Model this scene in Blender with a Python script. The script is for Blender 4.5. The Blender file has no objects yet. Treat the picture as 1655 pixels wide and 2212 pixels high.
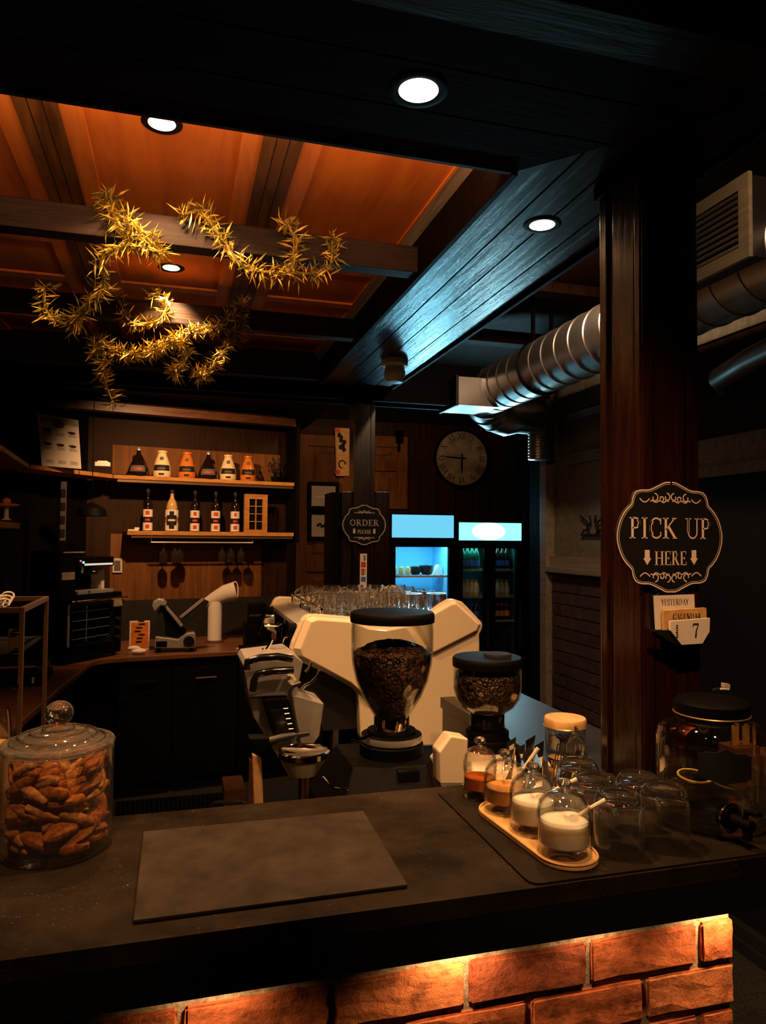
import bpy, bmesh, math, random
from mathutils import Vector, Matrix
PI = math.pi
C = bpy.context.scene.collection
S = bpy.context.scene
RND = random.Random(7)

# ------------------------------------------------------------------ camera, world, lights, exposure
W_, H_, F_, CZ = 1655, 2212, 1560.0, 1.70
def _dir(p): return Vector((p[0]-W_/2, -(p[1]-H_/2), -F_))
_y = _dir((385, 1160)).normalized()
_x = _dir((6370, 1210)); _x = (_x - _x.dot(_y)*_y).normalized()
_z = _x.cross(_y)
ROT = Matrix((_x, _y, _z))
cam = bpy.data.objects.new('camera', bpy.data.cameras.new('camera')); C.objects.link(cam)
cam.matrix_world = Matrix.Translation((0, 0, CZ)) @ ROT.to_4x4()
cam.data.sensor_fit = 'HORIZONTAL'; cam.data.sensor_width = 36; cam.data.lens = F_/W_*36
cam.data.clip_start = 0.02
S.camera = cam
S.view_settings.view_transform = 'Standard'; S.view_settings.look = 'None'
S.view_settings.exposure = 0.0; S.view_settings.gamma = 1.0; S.view_settings.use_curve_mapping = False
S.cycles.transparent_max_bounces = 40
S.cycles.max_bounces = 20
S.cycles.transmission_bounces = 20
S.cycles.glossy_bounces = 5
S.cycles.diffuse_bounces = 4
S.cycles.caustics_reflective = False
S.cycles.caustics_refractive = False
S.cycles.sample_clamp_indirect = 8.0
S.cycles.use_denoising = True
w = bpy.data.worlds.new('world'); S.world = w; w.use_nodes = True
w.node_tree.nodes['Background'].inputs[0].default_value = (1.0, 0.62, 0.35, 1)
w.node_tree.nodes['Background'].inputs[1].default_value = 0.0012

WARM = (1.0, 0.52, 0.22)
def spot(name, loc, power, size=2.2, blend=0.7, col=WARM, aim=None, rad=0.03):
    l = bpy.data.lights.new(name, 'SPOT'); l.energy = power; l.color = col
    l.spot_size = size; l.spot_blend = blend; l.shadow_soft_size = rad
    o = bpy.data.objects.new(name, l); C.objects.link(o); o.location = loc
    d = Vector(aim) - Vector(loc) if aim else Vector((0, 0, -1))
    o.rotation_euler = d.to_track_quat('-Z', 'Y').to_euler()
    return o
def area(name, loc, sx, sy, power, col, aim):
    l = bpy.data.lights.new(name, 'AREA'); l.shape = 'RECTANGLE'; l.size = sx; l.size_y = sy
    l.energy = power; l.color = col
    o = bpy.data.objects.new(name, l); C.objects.link(o); o.location = loc
    d = Vector(aim) - Vector(loc); o.rotation_euler = d.to_track_quat('-Z', 'Y').to_euler()
    return o
ZS, ZC = 2.53, 2.72           # soffit underside, panelled ceiling
L_SOFFIT = [(0.413, 1.241), (0.908, 1.69)]
L_CEIL = [(-0.057, 1.83), (-0.044, 2.82)]
spot('soffit_spot', (0.413, 1.241, ZS-.012), 62, 2.0, .8)
spot('soffit_spot', (0.908, 1.69, ZS-.012), 50, 2.3, .8)
spot('ceiling_spot', (-0.057, 1.83, ZC-.012), 60, 1.95, .35, WARM, (-.05, 2.08, 2.02))
spot('ceiling_spot', (-0.044, 2.82, ZC-.012), 130, 1.5, .5)
# customer-side ceiling lamp in front of the bar, aimed at the pick-up corner
spot('front_spot', (.50, .30, 2.93), 105, .85, 1.0, WARM, (.80, 1.2, 1.42))
spot('front_spot', (-.20, .30, 2.93), 95, .50, 1.0, WARM, (-.19, 1.32, 1.25))  # added lamp, put in to brighten the cookie jar
spot('side_spot', (1.36, 1.30, 2.92), 8, 2.8, .9, (1, .60, .33), (2.0, 1.7, 1.9))  # added lamp hidden by the soffit, brightens vent grille and upper wall
# added area light behind the front soffit, brightens the orange ceiling
area('ceiling_fill_light', (0.15, 1.50, 2.60), 1.6, .03, 9.0, (1, .50, .20), (0.15, 2.1, 2.75))
# under-counter lights washing the brick
for i, (x, p) in enumerate([(-.32, .8), (.06, .7), (.42, 2.0), (.66, .7), (.90, 2.4)]):
    spot('under_counter_spot', (x, 1.018, 1.092), p, 2.6, .6, (1, .55, .25), (x, 1.09, .9), .006)
# lamps that light the shelf wall and the room beyond
spot('shelf_spot', (-.05, 4.35, 2.66), 125, 1.9, .9, WARM, (.15, 5.6, 1.6))
spot('room_spot', (1.35, 4.9, 2.86), 22, 2.4, .9, WARM, (1.35, 6.6, 1.9))
spot('side_spot', (1.34, 2.5, 2.88), 42, 2.8, .9, (1, .62, .36), (2.0, 3.2, 1.4))

# ------------------------------------------------------------------ pixel -> point on a real plane
def _ray(x, y): return ROT @ Vector((x-W_/2, -(y-H_/2), -F_))
def onz(x, y, z): r = _ray(x, y); return r*((z-CZ)/r.z) + Vector((0, 0, CZ))
def ony(x, y, Y): r = _ray(x, y); return r*(Y/r.y) + Vector((0, 0, CZ))
def onx(x, y, X): r = _ray(x, y); return r*(X/r.x) + Vector((0, 0, CZ))
RA = math.radians(11.5)
RN = Vector((-math.sin(RA), math.cos(RA), 0)); RD = Vector((math.cos(RA), math.sin(RA), 0))
def onr(x, y, Y0):            # plane of the turned shelf wall through (0, Y0)
    r = _ray(x, y); return r*((RN.y*Y0)/RN.dot(r)) + Vector((0, 0, CZ))

# ------------------------------------------------------------------ materials
def nodes(name):
    m = bpy.data.materials.new(name); m.use_nodes = True
    nt = m.node_tree; nt.nodes.clear()
    out = nt.nodes.new('ShaderNodeOutputMaterial')
    return m, nt, out
def N(nt, t, **kw):
    n = nt.nodes.new(t)
    for k, v in kw.items():
        if k.startswith('i_'):
            n.inputs[k[2:].replace('_', ' ')].default_value = v
        else: setattr(n, k, v)
    return n
def c4(c): return (c[0], c[1], c[2], 1)
def pbr(name, col, rough=.5, metal=0., spec=.5, noise=0., nscale=40, bump=0., emit=None, es=0., coat=0.):
    m, nt, out = nodes(name); b = N(nt, 'ShaderNodeBsdfPrincipled'); L = nt.links
    b.inputs['Base Color'].default_value = c4(col); b.inputs['Roughness'].default_value = rough
    b.inputs['Metallic'].default_value = metal; b.inputs['Specular IOR Level'].default_value = spec
    b.inputs['Coat Weight'].default_value = coat
    if emit: b.inputs['Emission Color'].default_value = c4(emit); b.inputs['Emission Strength'].default_value = es
    tc = N(nt, 'ShaderNodeTexCoord'); nz = N(nt, 'ShaderNodeTexNoise'); nz.inputs['Scale'].default_value = nscale
    nz.inputs['Detail'].default_value = 5
    L.new(tc.outputs['Object'], nz.inputs['Vector'])
    if noise:
        r = N(nt, 'ShaderNodeValToRGB'); r.color_ramp.elements[0].position = .3; r.color_ramp.elements[1].position = .7
        r.color_ramp.elements[0].color = c4([v*(1-noise) for v in col]); r.color_ramp.elements[1].color = c4([min(1, v*(1+noise)) for v in col])
        L.new(nz.outputs['Fac'], r.inputs['Fac']); L.new(r.outputs['Color'], b.inputs['Base Color'])
    if bump:
        bp = N(nt, 'ShaderNodeBump'); bp.inputs['Strength'].default_value = bump; bp.inputs['Distance'].default_value = .004
        L.new(nz.outputs['Fac'], bp.inputs['Height']); L.new(bp.outputs['Normal'], b.inputs['Normal'])
    L.new(b.outputs[0], out.inputs[0]); return m
def wood(name, dark, light, axis='x', scale=6., rough=.4, bump=.25, spec=.5, stretch=14., knots=True):
    m, nt, out = nodes(name); L = nt.links; b = N(nt, 'ShaderNodeBsdfPrincipled')
    tc = N(nt, 'ShaderNodeTexCoord'); mp = N(nt, 'ShaderNodeMapping')
    sc = {'x': (1, stretch, stretch), 'y': (stretch, 1, stretch), 'z': (stretch, stretch, 1)}[axis]
    mp.inputs['Scale'].default_value = sc
    L.new(tc.outputs['Object'], mp.inputs['Vector'])
    n1 = N(nt, 'ShaderNodeTexNoise'); n1.inputs['Scale'].default_value = scale*.5; n1.inputs['Detail'].default_value = 6
    n1.inputs['Roughness'].default_value = .65; n1.inputs['Distortion'].default_value = .8
    L.new(mp.outputs[0], n1.inputs['Vector'])
    n2 = N(nt, 'ShaderNodeTexNoise'); n2.inputs['Scale'].default_value = 2.2; n2.inputs['Detail'].default_value = 2
    L.new(tc.outputs['Object'], n2.inputs['Vector'])
    ad = N(nt, 'ShaderNodeMath', operation='MULTIPLY_ADD'); ad.inputs[1].default_value = .5; ad.inputs[2].default_value = -.25
    L.new(n2.outputs['Fac'], ad.inputs[0])
    ad2 = N(nt, 'ShaderNodeMath', operation='ADD'); L.new(ad.outputs[0], ad2.inputs[0]); L.new(n1.outputs['Fac'], ad2.inputs[1])
    r = N(nt, 'ShaderNodeValToRGB'); e = r.color_ramp.elements
    e[0].position = .3; e[0].color = c4(dark); e[1].position = .68; e[1].color = c4(light)
    L.new(ad2.outputs[0], r.inputs['Fac']); L.new(r.outputs[0], b.inputs['Base Color'])
    rr = N(nt, 'ShaderNodeMapRange'); rr.inputs[3].default_value = rough*.8; rr.inputs[4].default_value = min(1, rough*1.3)
    L.new(n1.outputs['Fac'], rr.inputs[0]); L.new(rr.outputs[0], b.inputs['Roughness'])
    b.inputs['Specular IOR Level'].default_value = spec
    bp = N(nt, 'ShaderNodeBump'); bp.inputs['Strength'].default_value = bump; bp.inputs['Distance'].default_value = .004
    L.new(n1.outputs['Fac'], bp.inputs['Height']); L.new(bp.outputs[0], b.inputs['Normal'])
    L.new(b.outputs[0], out.inputs[0]); return m
def emis(name, col, s):
    m, nt, out = nodes(name); e = N(nt, 'ShaderNodeEmission'); e.inputs[0].default_value = c4(col); e.inputs[1].default_value = s
    nt.links.new(e.outputs[0], out.inputs[0]); return m
def glass(name, tint=(.97, .975, .965), refl=1.0, edge=.85, rough=.02, painted_light=0.):
    # thin-walled glass: light passes straight through, reflection grows towards grazing angles
    m, nt, out = nodes(name); L = nt.links
    t = N(nt, 'ShaderNodeBsdfTransparent'); t.inputs[0].default_value = c4(tint)
    g = N(nt, 'ShaderNodeBsdfGlossy'); g.inputs['Roughness'].default_value = rough
    lw = N(nt, 'ShaderNodeLayerWeight'); lw.inputs[0].default_value = .5
    pw = N(nt, 'ShaderNodeMath', operation='POWER'); pw.inputs[1].default_value = 3.0; L.new(lw.outputs['Facing'], pw.inputs[0])
    ma = N(nt, 'ShaderNodeMath', operation='MULTIPLY_ADD'); ma.inputs[1].default_value = edge; ma.inputs[2].default_value = .05*refl
    L.new(pw.outputs[0], ma.inputs[0])
    mx = N(nt, 'ShaderNodeMixShader'); L.new(ma.outputs[0], mx.inputs[0]); L.new(t.outputs[0], mx.inputs[1]); L.new(g.outputs[0], mx.inputs[2])
    o_ = mx.outputs[0]
    if painted_light:                                   # pale mix paints in the brightness of lamps refracted in the glass
        d_ = N(nt, 'ShaderNodeBsdfDiffuse'); d_.inputs[0].default_value = (.9, .85, .75, 1); tl = N(nt, 'ShaderNodeBsdfTranslucent'); tl.inputs[0].default_value = (.9, .85, .75, 1)
        a_ = N(nt, 'ShaderNodeMixShader'); L.new(d_.outputs[0], a_.inputs[1]); L.new(tl.outputs[0], a_.inputs[2])
        nz = N(nt, 'ShaderNodeTexNoise'); nz.inputs['Scale'].default_value = 60; tc = N(nt, 'ShaderNodeTexCoord'); L.new(tc.outputs['Object'], nz.inputs['Vector'])
        mr = N(nt, 'ShaderNodeMapRange'); mr.inputs[1].default_value = .35; mr.inputs[2].default_value = .7; mr.inputs[3].default_value = painted_light*.8; mr.inputs[4].default_value = painted_light*1.2; L.new(nz.outputs['Fac'], mr.inputs[0])
        m2 = N(nt, 'ShaderNodeMixShader'); L.new(mr.outputs[0], m2.inputs[0]); L.new(o_, m2.inputs[1]); L.new(a_.outputs[0], m2.inputs[2]); o_ = m2.outputs[0]
    L.new(o_, out.inputs[0]); return m
def real_glass(name, tint=(.985, .985, .98), ior=1.47, painted_light=.012):  # warm diffuse share paints in brightness that the dark refraction lacks
    m, nt, out = nodes(name); b = N(nt, 'ShaderNodeBsdfPrincipled'); b.inputs['Base Color'].default_value = c4(tint); b.inputs['Roughness'].default_value = .025
    b.inputs['Transmission Weight'].default_value = 1; b.inputs['IOR'].default_value = ior
    d_ = N(nt, 'ShaderNodeBsdfDiffuse'); d_.inputs[0].default_value = (.9, .82, .68, 1); mx = N(nt, 'ShaderNodeMixShader'); mx.inputs[0].default_value = painted_light
    nt.links.new(b.outputs[0], mx.inputs[1]); nt.links.new(d_.outputs[0], mx.inputs[2]); nt.links.new(mx.outputs[0], out.inputs[0]); return m
def bean_mat(name):
    m, nt, out = nodes(name); L = nt.links; b = N(nt, 'ShaderNodeBsdfPrincipled'); tc = N(nt, 'ShaderNodeTexCoord'); v = N(nt, 'ShaderNodeTexVoronoi'); v.inputs['Scale'].default_value = 130
    L.new(tc.outputs['Object'], v.inputs['Vector']); r = N(nt, 'ShaderNodeValToRGB'); e = r.color_ramp.elements
    e[0].position = .2; e[0].color = (.010, .004, .002, 1); e[1].position = .95; e[1].color = (.14, .06, .025, 1)
    sp = N(nt, 'ShaderNodeSeparateColor'); L.new(v.outputs['Color'], sp.inputs[0]); L.new(sp.outputs[0], r.inputs['Fac']); L.new(r.outputs[0], b.inputs['Base Color']); b.inputs['Roughness'].default_value = .35
    bp = N(nt, 'ShaderNodeBump'); bp.invert = True; bp.inputs['Strength'].default_value = 1.0; bp.inputs['Distance'].default_value = .006; L.new(v.outputs['Distance'], bp.inputs['Height']); L.new(bp.outputs[0], b.inputs['Normal'])
    L.new(b.outputs[0], out.inputs[0]); return m
def crust(name, dark, mid, light, scale, bump=1., dist=.004, rough=.7, detail=8):
    m, nt, out = nodes(name); L = nt.links; b = N(nt, 'ShaderNodeBsdfPrincipled'); tc = N(nt, 'ShaderNodeTexCoord')
    n1 = N(nt, 'ShaderNodeTexNoise'); n1.inputs['Scale'].default_value = scale; n1.inputs['Detail'].default_value = detail; n1.inputs['Roughness'].default_value = .7; L.new(tc.outputs['Object'], n1.inputs['Vector'])
    r = N(nt, 'ShaderNodeValToRGB'); e = r.color_ramp.elements; e[0].position = .32; e[0].color = c4(dark); e[1].position = .70; e[1].color = c4(light); k = e.new(.5); k.color = c4(mid)
    L.new(n1.outputs['Fac'], r.inputs['Fac']); L.new(r.outputs[0], b.inputs['Base Color']); b.inputs['Roughness'].default_value = rough; b.inputs['Specular IOR Level'].default_value = .12
    bp = N(nt, 'ShaderNodeBump'); bp.inputs['Strength'].default_value = bump; bp.inputs['Distance'].default_value = dist; L.new(n1.outputs['Fac'], bp.inputs['Height']); L.new(bp.outputs[0], b.inputs['Normal'])
    L.new(b.outputs[0], out.inputs[0]); return m
def speckled(name, base, blotch, speck, rough=.5, spec=.25, bscale=5., sscale=260.):
    m, nt, out = nodes(name); L = nt.links; b = N(nt, 'ShaderNodeBsdfPrincipled'); tc = N(nt, 'ShaderNodeTexCoord')
    n1 = N(nt, 'ShaderNodeTexNoise'); n1.inputs['Scale'].default_value = bscale; n1.inputs['Detail'].default_value = 7; n1.inputs['Roughness'].default_value = .65; L.new(tc.outputs['Object'], n1.inputs['Vector'])
    r = N(nt, 'ShaderNodeValToRGB'); e = r.color_ramp.elements; e[0].position = .35; e[0].color = c4(base); e[1].position = .68; e[1].color = c4(blotch); L.new(n1.outputs['Fac'], r.inputs['Fac'])
    n2 = N(nt, 'ShaderNodeTexNoise'); n2.inputs['Scale'].default_value = sscale; n2.inputs['Detail'].default_value = 1; L.new(tc.outputs['Object'], n2.inputs['Vector'])
    n3 = N(nt, 'ShaderNodeTexNoise'); n3.inputs['Scale'].default_value = 9; L.new(tc.outputs['Object'], n3.inputs['Vector'])
    q = N(nt, 'ShaderNodeMath', operation='MULTIPLY_ADD'); q.inputs[1].default_value = .35; L.new(n3.outputs['Fac'], q.inputs[0]); L.new(n2.outputs['Fac'], q.inputs[2])
    t = N(nt, 'ShaderNodeMapRange'); t.inputs[1].default_value = .90; t.inputs[2].default_value = 1.0; L.new(q.outputs[0], t.inputs[0])
    mx = N(nt, 'ShaderNodeMix', data_type='RGBA'); L.new(t.outputs[0], mx.inputs[0]); L.new(r.outputs[0], mx.inputs[6]); mx.inputs[7].default_value = c4(speck)
    L.new(mx.outputs[2], b.inputs['Base Color']); b.inputs['Specular IOR Level'].default_value = spec
    rr = N(nt, 'ShaderNodeMapRange'); rr.inputs[3].default_value = rough*.8; rr.inputs[4].default_value = rough*1.25; L.new(n1.outputs['Fac'], rr.inputs[0]); L.new(rr.outputs[0], b.inputs['Roughness'])
    bp = N(nt, 'ShaderNodeBump'); bp.inputs['Strength'].default_value = .25; bp.inputs['Distance'].default_value = .001; L.new(n2.outputs['Fac'], bp.inputs['Height']); L.new(bp.outputs[0], b.inputs['Normal'])
    L.new(b.outputs[0], out.inputs[0]); return m

M = {}
M['soffit_x'] = wood('dark_stained_boards_x', (.005, .004, .004), (.030, .021, .017), 'x', 7, .7, .35, .02)
M['soffit_y'] = wood('dark_stained_boards_y', (.004, .0035, .003), (.022, .018, .016), 'y', 7, .25, .38, .6)
M['black_wood'] = wood('black_wood', (.0016, .0012, .0008), (.006, .004, .003), 'x', 6, .6, .3, .06)
M['beam_wood'] = wood('beam_wood', (.004, .002, .0018), (.028, .013, .010), 'x', 9, .6, .6, .2)
M['orange_ceiling'] = wood('orange_ceiling_panel', (.44, .105, .018), (.64, .185, .035), 'y', 3, .6, .05, .15, 10)
M['orange_frame'] = wood('orange_ceiling_frame', (.46, .12, .022), (.70, .22, .045), 'y', 4, .6, .05, .15, 12)
M['strip_wood'] = wood('brown_strip_boards', (.05, .018, .005), (.17, .07, .02), 'y', 5, .7, .15, .1, 8)
M['grey_board'] = wood('grey_board', (.05, .05, .045), (.16, .15, .13), 'y', 7, .5, .3, .4)
M['red_post'] = wood('red_stained_post', (.0055, .0012, .0006), (.026, .0050, .0018), 'z', 6, .26, .3, .7)
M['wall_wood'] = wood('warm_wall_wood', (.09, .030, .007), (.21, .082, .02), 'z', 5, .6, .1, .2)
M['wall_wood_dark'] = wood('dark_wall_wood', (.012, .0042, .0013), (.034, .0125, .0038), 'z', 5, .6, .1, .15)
M['grey_wall_wood'] = wood('grey_green_wall_wood', (.12, .11, .085), (.26, .24, .18), 'x', 5, .45, .12, .4)
M['grey_trim'] = wood('pale_trim_wood', (.20, .16, .10), (.36, .30, .2), 'y', 5, .45, .12, .4)
M['shelf_wood'] = wood('oak_shelf', (.34, .145, .03), (.56, .27, .07), 'x', 6, .5, .1, .2)
M['back_top'] = wood('brown_worktop', (.10, .035, .014), (.20, .08, .033), 'x', 5, .35, .1, .5)
M['bamboo'] = wood('bamboo', (.50, .27, .09), (.72, .44, .18), 'y', 6, .45, .06, .3)
M['counter'] = speckled('speckled_laminate', (.0085, .0058, .0038), (.032, .0225, .0150), (.16, .125, .09), .55, .05, 6)
M['mat_black'] = speckled('black_mat', (.010, .007, .005), (.020, .0145, .010), (.05, .04, .03), .55, .05)
M['return_mat'] = speckled('return_laminate', (.010, .008, .0065), (.020, .016, .012), (.05, .04, .03), .38, .6)
M['slate'] = crust('slate', (.018, .0130, .0088), (.034, .0250, .0170), (.052, .039, .027), 12, .5, .002, .65, 9)
M['fascia'] = pbr('matt_black_fascia', (.003, .003, .003), .7, 0, .2)
M['black'] = pbr('black_plastic', (.0028, .0024, .0020), .58, 0, .06)
M['black_matt'] = pbr('black_matt', (.006, .006, .006), .7, 0, .2)
M['black_gloss'] = pbr('black_gloss', (.006, .006, .006), .12, 0, .5)
M['darkgrey'] = pbr('dark_grey', (.018, .017, .016), .4, 0, .3)
M['steel'] = pbr('brushed_steel', (.60, .57, .53), .36, .7, .5, .1, 30)
M['chrome'] = pbr('chrome', (.75, .73, .70), .08, 1)
M['duct'] = pbr('galvanised_duct', (.50, .48, .46), .40, 1, .5, .12, 9, .05)
M['copper'] = pbr('copper_pipe', (.65, .32, .15), .25, 1)
M['brass'] = pbr('brass_rim', (.75, .50, .2), .3, .8)
M['cream'] = pbr('cream_enamel', (.84, .69, .48), .33, 0, .5, .0, 10, 0, coat=.3)
M['white'] = pbr('white_plastic', (.80, .77, .72), .4)
M['white_paper'] = pbr('white_paper', (.78, .70, .62), .8, 0, .2)
M['paper_grey'] = pbr('printed_paper', (.62, .55, .47), .8, 0, .2)
M['ink'] = pbr('ink', (.015, .012, .012), .7, 0, .2)
M['ink_soft'] = pbr('soft_ink', (.12, .10, .09), .8, 0, .2)
M['sign_ink'] = pbr('sign_lettering', (.85, .66, .55), .6, 0, .3)
M['real_glass'] = real_glass('solid_glass')
M['glass_lid'] = glass('pressed_glass', (.96, .96, .93), 2.5, .95, .04, .09)
M['glass_jar'] = glass('jar_glass', (.985, .985, .98), 1.4, .8, .03, .012)
M['bronze'] = pbr('bronze_frame', (.16, .085, .04), .4, .5, .4)
M['glass'] = glass('clear_glass')
M['glass_thick'] = glass('thick_glass', (.965, .97, .955), 1.5, .95)
M['glass_dark'] = glass('smoky_glass', (.55, .58, .56), 1.3, .8)
M['pane'] = glass('window_pane', (.92, .97, .97), .8, .5)
M['water'] = glass('water', (.93, .95, .92), .6, .5)
M['tea'] = pbr('amber_syrup', (.50, .10, .015), .12, 0, .5)
M['honey'] = pbr('brown_sugar', (.62, .28, .08), .7, 0, .3, .15, 300, .3)
M['sugar'] = pbr('white_sugar', (.90, .82, .70), .8, 0, .3, .05, 300, .15)
M['_s'] = pbr('white_sugar', (.85, .80, .72), .8, 0, .3, .05, 300, .15)
M['beans'] = bean_mat('coffee_beans')
M['cookie'] = crust('biscotti', (.20, .05, .010), (.44, .13, .026), (.66, .26, .07), 70, 1., .006)
M['cookie2'] = crust('pale_biscotti', (.32, .10, .025), (.62, .25, .07), (.80, .42, .16), 90, 1., .006)
M['lemon'] = pbr('yellow_glint', (.80, .55, .10), .4, 0, .5)
M['foil'] = pbr('gold_leaf_garland', (.62, .39, .05), .34, .15, .5, .5, 30)
M['foil_green'] = pbr('green_leaf_garland', (.17, .135, .02), .4, .05, .4, .4, 30)
M['clock_face'] = pbr('weathered_clock_face', (.34, .29, .22), .55, 0, .4, .35, 9)
M['floor'] = pbr('dark_speckled_floor', (.03, .027, .022), .5, 0, .4, .6, 90)
M['red'] = pbr('red_label', (.55, .03, .02), .5)
M['orange'] = pbr('orange_label', (.75, .25, .04), .5)
M['blue'] = pbr('blue_label', (.05, .15, .5), .5)
M['juice_orange'] = pbr('orange_syrup_jar', (.62, .17, .025), .2)
M['juice_cream'] = pbr('cream_syrup_jar', (.80, .62, .36), .2)
M['bottle_dark'] = pbr('dark_bottle_glass', (.010, .006, .005), .08, 0, .6)
M['bottle_cream'] = pbr('pale_bottle_glass', (.55, .35, .13), .12)
M['green_glass'] = pbr('green_bottle_glass', (.01, .10, .07), .12)
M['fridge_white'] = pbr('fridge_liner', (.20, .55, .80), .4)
M['fridge_dark'] = pbr('fridge_dark_liner', (.02, .06, .065), .4)
M['sign_blue'] = emis('lit_blue_sign', (.17, .66, .95), 1.0)
M['sign_white'] = emis('lit_cyan_sign', (.25, .85, .90), 1.6)
M['lens_or_hot_spot'] = emis('panel_hot_spot', (.92, 1.0, .86), 4.5)
M['bulb'] = emis('warm_lamp', (1.0, .72, .42), 14)
M['led_green'] = emis('green_led', (.1, 1.0, .6), 3)
M['led_red'] = emis('red_led', (1.0, .1, .2), 2)
M['led_white'] = emis('white_led', (1.0, .8, .6), .8)
M['mortar'] = crust('mortar', (.16, .125, .075), (.34, .27, .17), (.50, .42, .28), 90, 1., .006, .9)
M['sugar'].node_tree.nodes['Principled BSDF'].inputs['Subsurface Weight'].default_value = .7
M['sugar'].node_tree.nodes['Principled BSDF'].inputs['Subsurface Radius'].default_value = (.03, .022, .014)
M['sugar'].node_tree.nodes['Principled BSDF'].inputs['Subsurface Scale'].default_value = 1.0
for i, c in enumerate([(.42, .12, .045), (.34, .085, .035), (.48, .16, .06), (.27, .075, .035)]):
    M['brick%d' % i] = crust('front_brick_%s' % 'abcd'[i], [v*.30 for v in c], c, [min(1, v*1.5) for v in c], 22, .9, .008, .8)
M['wall_mortar'] = pbr('wall_mortar', (.20, .165, .14), .9, 0, .2, .2, 60, .6)
for i, c in enumerate([(.070, .040, .036), (.085, .046, .040), (.060, .040, .040)]):
    M['wbrick%d' % i] = pbr('wall_brick_%s' % 'abc'[i], c, .8, 0, .3, .3, 18, .6)
M['tile'] = pbr('dark_tile', (.02, .016, .013), .4, 0, .5, .3, 6)

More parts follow.
